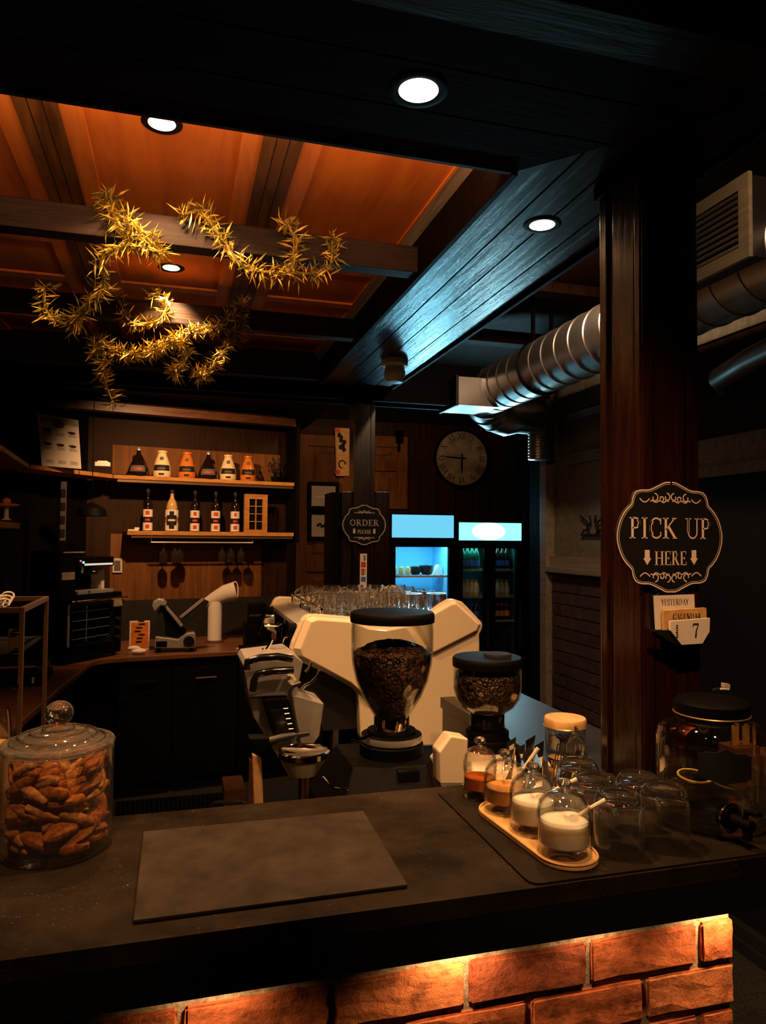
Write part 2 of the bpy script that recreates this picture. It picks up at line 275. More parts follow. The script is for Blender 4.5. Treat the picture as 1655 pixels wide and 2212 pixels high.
# ------------------------------------------------------------------ mesh helpers
OFF = {}
class MB:
    def __init__(s): s.v = []; s.f = []; s.mi = []; s.k = 0
    def add(s, vs, fs, mi=None):
        n = len(s.v); s.v += [Vector(v) for v in vs]
        s.f += [tuple(i+n for i in f) for f in fs]; s.mi += [s.k if mi is None else mi]*len(fs); return s
    def box(s, x0, x1, y0, y1, z0, z1, rot=None, piv=None):
        vs = [Vector((x, y, z)) for z in (z0, z1) for y in (y0, y1) for x in (x0, x1)]
        if rot:
            p = Vector(piv) if piv else Vector(((x0+x1)/2, (y0+y1)/2, (z0+z1)/2))
            vs = [rot @ (v-p) + p for v in vs]
        return s.add(vs, [(0, 2, 3, 1), (4, 5, 7, 6), (0, 1, 5, 4), (2, 6, 7, 3), (0, 4, 6, 2), (1, 3, 7, 5)])
    def bbox(s, x0, x1, y0, y1, z0, z1, b=.003):          # box with chamfered edges
        bm = bmesh.new(); bmesh.ops.create_cube(bm, size=1)
        for v in bm.verts: v.co = Vector(((x0+x1)/2+v.co.x*(x1-x0), (y0+y1)/2+v.co.y*(y1-y0), (z0+z1)/2+v.co.z*(z1-z0)))
        bmesh.ops.bevel(bm, geom=bm.edges[:], offset=b, segments=2, profile=.7, affect='EDGES')
        bm.verts.ensure_lookup_table(); bm.verts.index_update()
        s.add([v.co.copy() for v in bm.verts], [tuple(v.index for v in f.verts) for f in bm.faces]); bm.free(); return s
    def lathe(s, prof, c=(0, 0, 0), n=32, axis='z', caps=True):
        c = Vector(c); vs = []; fs = []
        for r, h in prof:
            for i in range(n):
                a = 2*PI*i/n
                p = (r*math.cos(a), r*math.sin(a), h)
                if axis == 'x': p = (p[2], p[0], p[1])
                if axis == 'y': p = (p[1], p[2], p[0])
                vs.append(c+Vector(p))
        m = len(prof)
        for j in range(m-1):
            for i in range(n):
                a, b = j*n+i, j*n+(i+1) % n
                fs.append((a, b, b+n, a+n))
        if caps:
            if prof[0][0] > 1e-6: fs.append(tuple(range(n-1, -1, -1)))
            if prof[-1][0] > 1e-6: fs.append(tuple((m-1)*n+i for i in range(n)))
        return s.add(vs, fs)
    def tube(s, path, r, n=8, closed=False, caps=True):
        P = [Vector(p) for p in path]; m = len(P); rs = r if isinstance(r, (list, tuple)) else [r]*m
        t0 = (P[1]-P[0]).normalized(); up = Vector((0, 0, 1)) if abs(t0.z) < .9 else Vector((1, 0, 0))
        nrm = t0.cross(up).normalized(); vs = []; fs = []
        for i in range(m):
            if closed: t = (P[(i+1) % m]-P[i-1]).normalized()
            else: t = (P[min(i+1, m-1)]-P[max(i-1, 0)]).normalized()
            nrm = (nrm - nrm.dot(t)*t)
            nrm = nrm.normalized() if nrm.length > 1e-6 else t.orthogonal().normalized()
            b = t.cross(nrm)
            for k in range(n):
                a = 2*PI*k/n; vs.append(P[i]+(nrm*math.cos(a)+b*math.sin(a))*rs[i])
        for i in range(m if closed else m-1):
            j = (i+1) % m
            for k in range(n):
                l = (k+1) % n; fs.append((i*n+k, i*n+l, j*n+l, j*n+k))
        if caps and not closed: fs += [tuple(range(n-1, -1, -1)), tuple((m-1)*n+k for k in range(n))]
        return s.add(vs, fs)
    def prism(s, pts, d):                                   # 3D polygon pushed along d
        P = [Vector(p) for p in pts]; n = len(P); d = Vector(d)
        fs = [tuple(range(n-1, -1, -1)), tuple(range(n, 2*n))] + [(i, (i+1) % n, (i+1) % n+n, i+n) for i in range(n)]
        return s.add(P+[p+d for p in P], fs)
    def sphere(s, c, r, n=16, sc=(1, 1, 1)):
        pr = [(max(1e-5, math.sin(PI*i/(n//2)))*1.0, -math.cos(PI*i/(n//2))) for i in range(n//2+1)]
        b = MB(); b.lathe([(a*r, h*r) for a, h in pr], (0, 0, 0), n, caps=False)
        return s.add([Vector(c)+Vector((v.x*sc[0], v.y*sc[1], v.z*sc[2])) for v in b.v], b.f)
    def ribbon(s, pts, wd, o, ex, ey, th=.0008):            # flat stroke in the plane (o, ex, ey)
        P = [Vector(p) for p in pts]; n = len(P); L_, R_ = [], []
        ws = wd if isinstance(wd, (list, tuple)) else [wd]*n
        for i in range(n):
            t = (P[min(i+1, n-1)]-P[max(i-1, 0)]); t = t.normalized() if t.length > 1e-9 else Vector((1, 0))
            nn = Vector((-t.y, t.x))*ws[i]/2; L_.append(P[i]+nn); R_.append(P[i]-nn)
        ez = ex.cross(ey)
        f = lambda p, h: o+ex*p.x+ey*p.y+ez*h
        vs = [f(p, th) for p in L_+R_]
        return s.add(vs, [(i+1, i, n+i, n+i+1) for i in range(n-1)])
    def xf(s, mat): s.v = [mat @ v for v in s.v]; return s
    def build(s, name, m, parent=None, smooth=False, bevel=0, auto=True):
        me = bpy.data.meshes.new(name)
        off = OFF.get(parent.name, Vector((0, 0, 0))) if parent is not None else Vector((0, 0, 0))
        me.from_pydata([v-off for v in s.v], [], s.f)
        ms = m if isinstance(m, (list, tuple)) else [m]
        for q in ms: me.materials.append(M[q] if isinstance(q, str) else q)
        if len(ms) > 1:
            for p, i in zip(me.polygons, s.mi): p.material_index = min(i, len(ms)-1)
        bm = bmesh.new(); bm.from_mesh(me); bmesh.ops.recalc_face_normals(bm, faces=bm.faces[:]); bm.to_mesh(me); bm.free()
        if smooth:
            for p in me.polygons: p.use_smooth = True
            try: me.set_sharp_from_angle(angle=math.radians(40))
            except Exception: pass
        o = bpy.data.objects.new(name, me); C.objects.link(o)
        if parent is not None:
            o.parent = parent; OFF[o.name] = off
        if bevel:
            bv = o.modifiers.new('bevel', 'BEVEL'); bv.width = bevel; bv.segments = 2; bv.limit_method = 'ANGLE'
        return o
def thing(name, label, cat, loc=(0, 0, 0), group=None):
    o = bpy.data.objects.new(name, None); C.objects.link(o); o.location = loc
    o.empty_display_size = .05
    OFF[o.name] = Vector(loc); o['label'] = label; o['category'] = cat
    if group: o['group'] = group
    return o
def tag(o, label, cat, group=None, kind=None):
    o['label'] = label; o['category'] = cat
    if group: o['group'] = group
    if kind: o['kind'] = kind
    return o
def recenter(o):                                            # put a one-mesh thing's origin at its base centre
    me = o.data; xs = [v.co for v in me.vertices]
    c = Vector(((min(v.x for v in xs)+max(v.x for v in xs))/2, (min(v.y for v in xs)+max(v.y for v in xs))/2, min(v.z for v in xs)))
    for v in me.vertices: v.co -= c
    o.location = c; return o
def struct(name, mb, m, **k):
    o = mb.build(name, m, **k); o['kind'] = 'structure'; return o
def children(o): return [c for c in bpy.data.objects if c.parent == o]
def dup(root, loc, rotz=None, label=None, scale=None):
    r = root.copy(); C.objects.link(r); r.location = loc
    if rotz is not None: r.rotation_euler = (0, 0, rotz)
    if scale: r.scale = scale
    if label: r['label'] = label
    for ch in children(root):
        c = ch.copy(); C.objects.link(c); c.parent = r
        for g in children(ch):
            d = g.copy(); C.objects.link(d); d.parent = c
    return r
def arc(cx, cy, rx, ry, a0, a1, n=10):
    return [(cx+rx*math.cos(math.radians(a0+(a1-a0)*i/n)), cy+ry*math.sin(math.radians(a0+(a1-a0)*i/n))) for i in range(n+1)]

# ------------------------------------------------------------------ a small serif alphabet drawn as strokes
T, t_ = .13, .05
def _sf(x, y, w=.26): return ([(x-w/2, y), (x+w/2, y)], t_)
GL = {
 'P': (.62, [([(.16, 0), (.16, 1)], T), _sf(.16, .02, .34), _sf(.12, .98, .26), ([(.16, .98)]+arc(.32, .74, .24, .24, 90, -90)+[(.16, .5)], .075), (arc(.32, .74, .22, .2, 50, -50), T)]),
 'I': (.36, [([(.18, 0), (.18, 1)], T), _sf(.18, .02, .34), _sf(.18, .98, .34)]),
 'C': (.78, [(arc(.44, .5, .36, .48, 50, 310, 22), .075), (arc(.42, .5, .32, .40, 125, 235), T), ([(.70, .98), (.70, .68)], t_), ([(.70, .32), (.70, .12)], t_)]),
 'K': (.80, [([(.16, 0), (.16, 1)], T), _sf(.16, .02, .34), _sf(.16, .98, .34), ([(.16, .42), (.66, .97)], .06), ([(.32, .58), (.70, .03)], T), _sf(.66, .98, .26), _sf(.70, .02, .26)]),
 'U': (.84, [([(.18, 1), (.18, .35)]+arc(.44, .32, .26, .30, 180, 360)+[(.70, 1)], .065), ([(.18, 1), (.18, .3)], T), _sf(.18, .98, .34), _sf(.70, .98, .26)]),
 'H': (.86, [([(.16, 0), (.16, 1)], T), ([(.70, 0), (.70, 1)], T), ([(.16, .5), (.70, .5)], t_), _sf(.16, .02, .32), _sf(.16, .98, .32), _sf(.70, .02, .32), _sf(.70, .98, .32)]),
 'E': (.66, [([(.16, 0), (.16, 1)], T), ([(.04, .98), (.58, .98), (.58, .78)], t_), ([(.04, .02), (.60, .02), (.60, .24)], t_), ([(.16, .5), (.44, .5)], t_), ([(.44, .40), (.44, .60)], t_)]),
 'R': (.76, [([(.16, 0), (.16, 1)], T), _sf(.16, .02, .34), _sf(.12, .98, .26), ([(.16, .98)]+arc(.32, .75, .24, .23, 90, -90)+[(.16, .52)], .075), (arc(.32, .75, .22, .19, 50, -50), T), ([(.34, .52), (.62, .03)], T), _sf(.66, .02, .2)]),
 'O': (.86, [(arc(.43, .5, .36, .48, 0, 360, 26), .07), (arc(.43, .5, .33, .40, 125, 235), T), (arc(.43, .5, .33, .40, -55, 55), T)]),
 'D': (.82, [([(.16, 0), (.16, 1)], T), ([(.04, .98), (.30, .98)]+arc(.36, .5, .38, .48, 90, -90, 16)+[(.04, .02)], .06), (arc(.36, .5, .34, .4, 55, -55), T)]),
 'L': (.62, [([(.16, 0), (.16, 1)], T), _sf(.16, .98, .34), ([(.04, .02), (.56, .02), (.56, .26)], t_)]),
 'A': (.78, [([(.10, .02), (.40, 1)], .05), ([(.38, 1), (.68, .02)], T), ([(.22, .36), (.56, .36)], t_), _sf(.10, .02), _sf(.68, .02)]),
 'S': (.62, [(arc(.31, .73, .22, .24, 30, 250, 14)[:-1]+arc(.31, .26, .24, .25, 80, -150, 14), .10), ([(.50, .98), (.50, .78)], t_), ([(.08, .02), (.08, .24)], t_)]),
 'T': (.74, [([(.36, 0), (.36, 1)], T), ([(.04, .78), (.04, .98), (.68, .98), (.68, .78)], t_), _sf(.36, .02, .3)]),
 'Y': (.74, [([(.36, 0), (.36, .45)], T), ([(.10, .98), (.36, .45)], T), ([(.64, .98), (.36, .45)], .05), _sf(.36, .02, .3), _sf(.10, .98), _sf(.64, .98)]),
 'N': (.84, [([(.16, 0), (.16, 1)], .06), ([(.16, 1), (.68, 0)], T), ([(.68, 0), (.68, 1)], .06), _sf(.14, .02), _sf(.12, .98, .2), _sf(.68, .98)]),
 'M': (.98, [([(.14, 0), (.16, 1)], .06), ([(.16, 1), (.48, .1)], T), ([(.48, .1), (.80, 1)], .06), ([(.82, 0), (.80, 1)], T), _sf(.14, .02), _sf(.82, .02)]),
 'B': (.70, [([(.16, 0), (.16, 1)], T), ([(.04, .98)]+arc(.30, .76, .22, .22, 90, -90)+[(.16, .54)], .08), ([(.16, .52)]+arc(.32, .27, .26, .25, 90, -90)+[(.04, .02)], .08)]),
 'G': (.82, [(arc(.44, .5, .36, .48, 50, 320, 22), .075), (arc(.42, .5, .32, .40, 125, 235), T), ([(.70, .98), (.70, .70)], t_), ([(.70, .04), (.70, .42)], T), _sf(.68, .42)]),
 'V': (.76, [([(.10, .98), (.38, 0)], T), ([(.38, 0), (.66, .98)], .05), _sf(.10, .98), _sf(.66, .98)]),
 'X': (.78, [([(.10, .98), (.66, .02)], T), ([(.66, .98), (.10, .02)], .05), _sf(.10, .98), _sf(.66, .98), _sf(.10, .02), _sf(.66, .02)]),
 '7': (.60, [([(.06, .78), (.06, .96), (.54, .96)], .09), ([(.54, .96), (.34, .5), (.28, 0)], [.06, .11, .15])]),
 ' ': (.40, []),
}
def text(mb, s, o, ex, ey, h, gap=.08, fit=None, weight=1.0):
    wds = [GL[c][0]+gap for c in s]; tot = sum(wds)-gap
    sx = h if not fit else fit/tot
    x = -tot*sx/2
    for c, wd in zip(s, wds):
        for pts, w_ in GL[c][1]:
            ww = [q*h*weight for q in w_] if isinstance(w_, list) else w_*h*weight
            mb.ribbon([Vector((x+p[0]*sx, p[1]*h-h/2)) for p in pts], ww, o, ex, ey)
        x += wd*sx
    return mb
def flourish(mb, o, ex, ey, wd, flip=1, w=.0022, simple=False):
    for sgn in (-1, 1):
        k = wd/2
        base = [(sgn*k*(1-.32*i/10), flip*k*(.02-.10*math.sin(i/10*PI))) for i in range(11)]
        mb.ribbon([Vector(p) for p in base], w, o, ex, ey)
        for cx, cy, r, dr in ((.52, .04, .13, 1), (.30, .02, .09, -1), (.12, .06, .12, 1)):
            pts = []
            for i in range(19):
                a = dr*i/18*PI*1.7+PI*(.5 if dr > 0 else -.5); rr = r*(1-i/18*.65)
                pts.append(Vector((sgn*k*(cx+rr*math.cos(a)), flip*k*(cy+rr*math.sin(a)))))
            mb.ribbon(pts, w, o, ex, ey)
        mb.ribbon([Vector((sgn*k*(.66-.6*i/12), flip*k*(-.06+.03*math.sin(i*1.3)))) for i in range(13)], w, o, ex, ey)
    return mb
EX, EY, EZ = Vector((1, 0, 0)), Vector((0, 1, 0)), Vector((0, 0, 1))
# ================================================================== THE SETTING
b = MB().box(-4, 5.5, -2.5, 8, -.05, 0); struct('floor', b, 'floor')
# --- panelled ceiling over the work area
b = MB().box(-2.2, .78, 1.40, 3.90, ZC, ZC+.04)
b.box(-2.2, .78, 1.40, 3.90, ZC+.04, ZC+.06)
ce = struct('ceiling', b, 'orange_ceiling')
fr = MB(); st = MB(); gv = MB()
x = -1.545
strips = []
while x < .8:
    strips.append(x); x += .578
for x in strips:
    st.box(x, x+.10, 1.40, 3.90, ZC-.014, ZC)
    for k in (.033, .066): gv.box(x+k-.0012, x+k+.0012, 1.42, 3.88, ZC-.0146, ZC-.0139)
    if x+.1 < .7:
        x0, x1 = x+.10, min(x+.578, .76)
        for u0, u1 in ((x0, x0+.052), (x1-.052, x1)): fr.box(u0, u1, 1.40, 3.90, ZC-.009, ZC)
        for y0 in (1.40, 2.52, 2.62, 3.02, 3.60): fr.box(x0+.052, x1-.052, y0, y0+.055, ZC-.0085, ZC)
o = st.build('board_strip', 'strip_wood', ce); o = fr.build('panel_frame', 'orange_frame', ce); gv.build('groove', 'black_matt', ce)
b = MB().box(-2.2, 1.12, 3.90, 7.0, ZC, ZC+.04); struct('ceiling_rear', b, 'black_wood')
b = MB().box(1.12, 4.2, -2.5, 7.0, 2.95, 2.99)
for y in (2.2, 3.1, 4.0, 5.0): b.box(1.12, 2.3, y, y+.09, 2.90, 2.95)
b.box(1.12, 1.22, .9, 6.5, 2.86, 2.95)
struct('ceiling_side', b, 'wall_wood_dark')
b = MB().box(-3, 1.12, -2.5, .94, 2.95, 2.99); struct('ceiling_front', b, 'wall_wood')
# --- soffit: boards with a mitre, black core
def mit(y): return .72+(1.457-y)*(.40/.441)
b = MB(); ys = [1.016, 1.166, 1.300, 1.457]
for y0, y1 in zip(ys, ys[1:]):
    y0 += .003; y1 -= .003
    b.prism([(-2.2, y0, ZS), (mit(y0), y0, ZS), (mit(y1), y1, ZS), (-2.2, y1, ZS)], (0, 0, .02))
so = struct('trim_front_soffit', b, 'soffit_x')
b = MB(); xs = [.72, .822, .912, 1.018, 1.12]
def mity(x): return 1.457-(x-.72)*(.441/.40)
for x0, x1 in zip(xs, xs[1:]):
    x0 += .003; x1 -= .003
    b.prism([(x0, mity(x0), ZS), (x1, mity(x1), ZS), (x1, 3.93, ZS), (x0, 3.93, ZS)], (0, 0, .02))
struct('trim_side_soffit', b, 'soffit_y')
b = MB().box(-2.2, 1.118, 1.018, 1.455, ZS+.0205, ZC-.001).box(.722, 1.118, 1.455, 3.93, ZS+.0205, ZC+.05)
struct('trim_soffit_core', b, 'black_wood')
b = MB().box(-2.2, .715, 1.452, 1.462, ZS-.008, ZS+.06).box(-2.2, 1.12, .94, 1.016, ZS-.02, 2.96).box(-2.2, 1.10, .925, .94, ZS+.03, 2.96)
b.box(-2.2, 1.12, .93, 1.016, ZS-.034, ZS-.02); struct('trim_soffit_edge_front', b, 'beam_wood')
b = MB().box(.708, .722, 1.457, 3.93, ZS-.010, ZS+.115).box(1.112, 1.124, 1.016, 3.93, ZS-.012, 2.95)
struct('trim_soffit_edge_side', b, 'black_wood')
b = MB().box(.715, .742, 1.462, 3.9, ZS+.115, ZC-.004); struct('trim_cornice_board', b, 'grey_board')
# --- beams
for (y0, y1, z0, z1) in ((2.11, 2.17, 2.53, 2.612), (2.895, 2.95, 2.53, 2.612), (3.70, 3.78, 2.53, 2.62)):
    b = MB().bbox(-2.2, .705, y0, y1, z0, z1, .004); struct('ceiling_beam', b, 'beam_wood')
b = MB().box(-1.2, 1.70, 3.92, 4.05, 2.475, 2.72).box(-1.2, 1.70, 3.90, 4.07, 2.475, 2.50); struct('ceiling_beam', b, 'black_wood')
# --- back wall (Y = 6.5) with door-like panels
YB = 6.5
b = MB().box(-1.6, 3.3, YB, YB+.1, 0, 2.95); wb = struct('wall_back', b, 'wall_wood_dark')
def panel_door(x0, x1, z0, z1, nm='wall_panel'):
    b = MB(); s = .10; y = YB
    b.box(x0, x0+s, y-.03, y, z0, z1).box(x1-s, x1, y-.03, y, z0, z1)
    zz = [z0, z0+.75*(z1-z0)*.55, z1-.14]
    for z in (z0, z0+(z1-z0)*.52, z1-s): b.box(x0+s, x1-s, y-.03, y, z, z+s)
    for za, zb in ((z0+s, z0+(z1-z0)*.52), (z0+(z1-z0)*.52+s, z1-s)):
        b.box(x0+s, x1-s, y-.008, y, za, zb)
        xa, xb = x0+s+.05, x1-s-.05; za += .05; zb -= .05; k = .03
        b.add([(xa, y-.008, za), (xb, y-.008, za), (xb, y-.008, zb), (xa, y-.008, zb), (xa+k, y-.022, za+k), (xb-k, y-.022, za+k), (xb-k, y-.022, zb-k), (xa+k, y-.022, zb-k)],
              [(0, 1, 5, 4), (1, 2, 6, 5), (2, 3, 7, 6), (3, 0, 4, 7), (4, 5, 6, 7)])
    return b.build(nm, 'wall_wood', wb)
panel_door(1.02, 1.56, .05, 2.64); panel_door(1.60, 2.07, 1.98, 2.66); panel_door(1.60, 2.07, .05, 1.94)
b = MB()
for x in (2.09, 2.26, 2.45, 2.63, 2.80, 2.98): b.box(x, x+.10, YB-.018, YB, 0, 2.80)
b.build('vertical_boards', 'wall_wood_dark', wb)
b = MB().box(.9, 3.2, YB-.05, YB, 2.80, 2.95); b.build('top_rail', 'black_wood', wb)
b = MB().box(1.95, 2.02, YB-.05, YB, 2.60, 2.72).box(1.97, 1.99, YB-.05, YB-.02, 2.52, 2.60); b.build('hinge', 'black', wb)
# --- right wall, X = 2.3: brick below a sill, pale wood panels above, darker panels nearer
XR = 2.30
b = MB().box(XR, XR+.1, 3.05, 4.17, 0, 2.95); wr = struct('wall_right', b, 'grey_wall_wood')
b = MB(); cl, ch = .215, .072
z = 0.01; row = 0
b.box(XR-.012, XR, 3.0, 4.11, 0, 1.49)
while z < 1.47:
    y = 3.0-(.107 if row % 2 else 0)
    while y < 4.11:
        y0, y1 = max(y, 3.0)+.005, min(y+cl, 4.11)-.005
        if y1-y0 > .02:
            b.k = 1+RND.randrange(3); b.bbox(XR-.024-RND.random()*.003, XR-.01, y0, y1, z+.004, min(z+ch, 1.48)-.004, .003)
        y += cl
    z += ch; row += 1
b.build('brick_facing', ['wall_mortar', 'wbrick0', 'wbrick1', 'wbrick2'], wr)
b = MB().bbox(XR-.07, XR, 2.98, 4.12, 1.50, 1.535, .005).box(XR-.035, XR, 2.98, 4.12, 1.535, 1.60); b.build('sill', 'grey_trim', wr)
b = MB()
b.box(XR-.018, XR, 3.0, 4.12, 2.48, 2.57).box(XR-.03, XR, 3.0, 4.12, 2.57, 2.585)
b.box(XR-.018, XR, 4.03, 4.12, 2.20, 2.48).box(XR-.018, XR, 3.0, 3.95, 2.16, 2.22)
y0, y1, z0, z1 = 3.05, 3.97, 2.20, 2.47
b.add([(XR-.02, y0, z0), (XR-.02, y1, z0), (XR-.02, y1, z1), (XR-.02, y0, z1), (XR-.002, y0+.06, z0+.06), (XR-.002, y1-.06, z0+.06), (XR-.002, y1-.06, z1-.04), (XR-.002, y0+.06, z1-.04)],
      [(0, 1, 5, 4), (1, 2, 6, 5), (2, 3, 7, 6), (3, 0, 4, 7)])
b.build('panel_moulding', 'grey_wall_wood', wr)
b = MB().bbox(XR-.06, XR+.02, 4.12, 4.20, 0, 2.60, .006); struct('trim_wall_end', b, 'grey_trim')
b = MB().box(XR-.02, XR+.1, 4.20, 4.42, 0, 2.9); struct('trim_door_jamb', b, 'black_wood')
b = MB().box(XR, XR+.1, -1.5, 3.04, 2.0, 2.95)
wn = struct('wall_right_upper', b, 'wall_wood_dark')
b = MB().bbox(XR-.04, XR, -1.5, 3.03, 1.985, 2.035, .006).box(XR-.016, XR, -1.5, 3.03, 2.60, 2.70)
for y in (.4, 1.28, 2.16, 3.0): b.box(XR-.016, XR, y-.10, y, 2.1, 2.62)
b.box(XR-.016, XR, -1.5, 3.03, 2.035, 2.16)
b.build('panel_frame', 'grey_wall_wood', wn)
b = MB().box(XR+.02, XR+.1, -1.5, 3.04, 0, 2.0); struct('wall_right_lower', b, 'black_matt')
b = MB().bbox(XR-.02, XR+.02, -1.5, 3.0, 0, .10, .004).box(XR-.035, XR-.02, -1.5, 3.0, 0, .05); struct('baseboard_right', b, 'darkgrey')
# --- left side
b = MB().box(-1.25, -1.15, .6, 5.35, 0, 2.72); struct('wall_left', b, 'black_wood')
P0 = onr(245, 1025, 5.6); a31 = math.radians(31); D31 = Vector((math.sin(a31), math.cos(a31), 0)); N31 = Vector((-D31.y, D31.x, 0))
def rk(lx, ly, z): return RD*lx + RN*(ly+5.6*RN.y) + Vector((0, 0, z)) if False else (RD*lx + RN*(5.6*RN.y+ly) + Vector((0, 0, z)))
def lxof(px, py, Y0=5.6): p = onr(px, py, Y0); return RD.dot(Vector((p.x, p.y, 0)))
LXA, LXB = lxof(245, 1025), lxof(640, 1040)
b = MB(); b.prism([rk(LXA-.15, .26, 0), rk(LXB+.02, .26, 0), rk(LXB+.02, .32, 0), rk(LXA-.15, .32, 0)], (0, 0, 2.72))
struct('wall_shelf_back', b, 'wall_wood_dark')
b = MB(); b.prism([rk(LXA+.02, .25, 1.22), rk(LXB-.20, .25, 1.22), rk(LXB-.20, .262, 1.22), rk(LXA+.02, .262, 1.22)], (0, 0, .50))
struct('trim_wall_panel', b, 'wall_wood')
b = MB(); b.prism([rk(LXA+.02, .25, 2.17), rk(LXB-.05, .25, 2.17), rk(LXB-.05, .262, 2.17), rk(LXA+.02, .262, 2.17)], (0, 0, .22))
struct('trim_wall_panel', b, 'wall_wood')
b = MB(); b.prism([rk(LXA-.1, .245, .90), rk(LXB+.02, .245, .90), rk(LXB+.02, .262, .90), rk(LXA-.1, .262, .90)], (0, 0, .32)); struct('trim_tile_splashback', b, 'tile')
# corner wall
Q0 = rk(LXA-.15, .26, 0); Q1 = Vector((-1.15, 5.0, 0))
b = MB(); b.prism([Q0, Q0+Vector((0, .06, 0)), Q1+Vector((0, .1, 0)), Q1], (0, 0, 2.72)); struct('wall_corner', b, 'black_wood')
# shelving end panel
b = MB(); b.prism([rk(LXB, 0, 1.66), rk(LXB+.03, 0, 1.66), rk(LXB+.03, .25, 1.66), rk(LXB, .25, 1.66)], (0, 0, 1.0)); struct('trim_shelf_end_panel', b, 'black_wood')
# cornice along the top of the shelving
b = MB()
cp = [onr(80, 868, 5.55), onr(160, 880, 5.60), onr(245, 893, 5.6), onr(640, 920, 5.6)]
cp = [Vector((p.x, p.y, 2.60)) for p in cp]
for a, c in zip(cp, cp[1:]):
    d = (c-a).normalized(); n = Vector((-d.y, d.x, 0))
    b.prism([a, c, c+n*.10, a+n*.10], (0, 0, .035)); b.prism([a+n*.02+EZ*.035, c+n*.02+EZ*.035, c+n*.10+EZ*.035, a+n*.10+EZ*.035], (0, 0, .03))
struct('trim_shelf_cornice', b, 'back_top')
# --- front post (built-up, red stained) and rear post
PX0, PX1, PY0, PY1 = .937, 1.080, 1.315, 1.462
b = MB().box(PX0+.006, PX1-.004, PY0+.006, PY1-.004, 1.181, ZS)
b.bbox(PX0, PX0+.02, PY0+.002, PY0+.020, 1.181, ZS, .002).bbox(PX0-.0, PX0+.02, PY0+.022, PY0+.1, 1.181, ZS, .002)
b.bbox(PX0-.002, PX0+.02, PY0+.122, PY1+.002, 1.181, ZS, .003)
b.bbox(PX0+.004, PX0+.030, PY0-.003, PY0+.01, 1.181, ZS, .002).bbox(PX0+.034, PX1-.032, PY0-.001, PY0+.01, 1.181, ZS, .002).bbox(PX1-.028, PX1, PY0-.003, PY0+.012, 1.181, ZS, .002)
struct('support_post', b, 'red_post')
b = MB().bbox(PX0-.012, PX1+.012, PY0-.012, PY1+.012, ZS-.035, ZS-.001, .004); struct('trim_post_cap', b, 'black_wood')
b = MB().bbox(.950, 1.075, 3.97, 4.09, 0, 2.48, .004).box(.953, .975, 3.96, 3.972, 0, 2.48).box(1.048, 1.07, 3.96, 3.972, 0, 2.48)
struct('support_post', b, 'red_post')
b = MB().box(.89, 1.165, 4.0, 4.2, 0, 1.965); b.bbox(1.08, 1.165, 3.975, 4.01, 0, 1.97, .003).bbox(.885, .94, 3.975, 4.01, 0, 1.965, .003)
struct('trim_post_casing', b, 'red_post')
b = MB().box(.83, .885, 4.0, 4.2, 0, 1.96); struct('trim_post_shadow_board', b, 'black_wood')

# ================================================================== BAR COUNTER
bc = thing('bar_counter', 'long black-topped bar counter standing on a lit red brick base', 'counter', (0.2, 1.2, 0))
b = MB(); CT = 1.18
b.bbox(-1.3, 1.9, .996, 1.447, CT-.03, CT, .0015)
b.build('countertop', 'counter', bc)
b = MB().box(-1.3, 1.9, .9965, 1.012, 1.096, CT-.0302).box(-1.3, 1.9, 1.012, 1.025, 1.110, CT-.0302); b.build('fascia', 'fascia', bc)
b = MB().box(-1.3, 1.9, 1.43, 1.447, 1.05, CT-.0302); b.build('rear_rail', 'fascia', bc)
b = MB().bbox(.842, 1.132, 1.449, 2.26, CT-.035, CT-.0005, .0015).box(.846, .86, 1.449, 2.25, 1.05, CT-.035); b.build('return_top', 'return_mat', bc)
# brick base
YF = 1.055; xe = .935
b = MB(); b.box(-1.3, xe-.006, YF+.008, 1.30, 0, 1.150); cl, chh = .212, .0755
zt = ony(1590, 2078, YF).z; z = zt+chh+.002; row = 0
joint = ony(1010, 2110, YF).x
while z > -.02:
    x = joint + (0 if row % 2 == 0 else cl*.5) - 12*cl
    z1 = z; z0 = z-chh
    while x < xe:
        x0, x1 = x+.005, x+cl-.005
        if x1 > xe-.01: x1 = xe-.002*RND.random()
        if x0 > -1.3 and x1-x0 > .015 and z1 < 1.17 and z0 > 0:
            b.k = 1+RND.choice([0, 0, 1, 2, 2, 3])
            jy = RND.uniform(-.002, .002)
            bm = bmesh.new(); bmesh.ops.create_cube(bm, size=1)
            for v in bm.verts: v.co = Vector(((x0+x1)/2+v.co.x*(x1-x0), YF+.02+jy+v.co.y*.04, (z0+z1)/2+v.co.z*(chh-.011)))
            bmesh.ops.bevel(bm, geom=bm.edges[:], offset=.0035, segments=2, affect='EDGES')
            bmesh.ops.subdivide_edges(bm, edges=[e for e in bm.edges if e.calc_length() > .03], cuts=3, use_grid_fill=True)
            for v in bm.verts: v.co += Vector((RND.uniform(-1, 1)*.0008, RND.uniform(-1, 1)*.0012, RND.uniform(-1, 1)*.0009))
            bm.verts.index_update()
            b.add([v.co.copy() for v in bm.verts], [tuple(v.index for v in f.verts) for f in bm.faces]); bm.free()
        x += cl
    z -= chh; row += 1
b.build('brick_base', ['mortar', 'brick0', 'brick1', 'brick2', 'brick3'], bc)
for x in (-.32, .06, .42, .66, .90): b = MB(); b.lathe([(.008, 0), (.008, .012)], (x, 1.036, 1.136), 12); b.build('under_counter_light', 'black', bc)

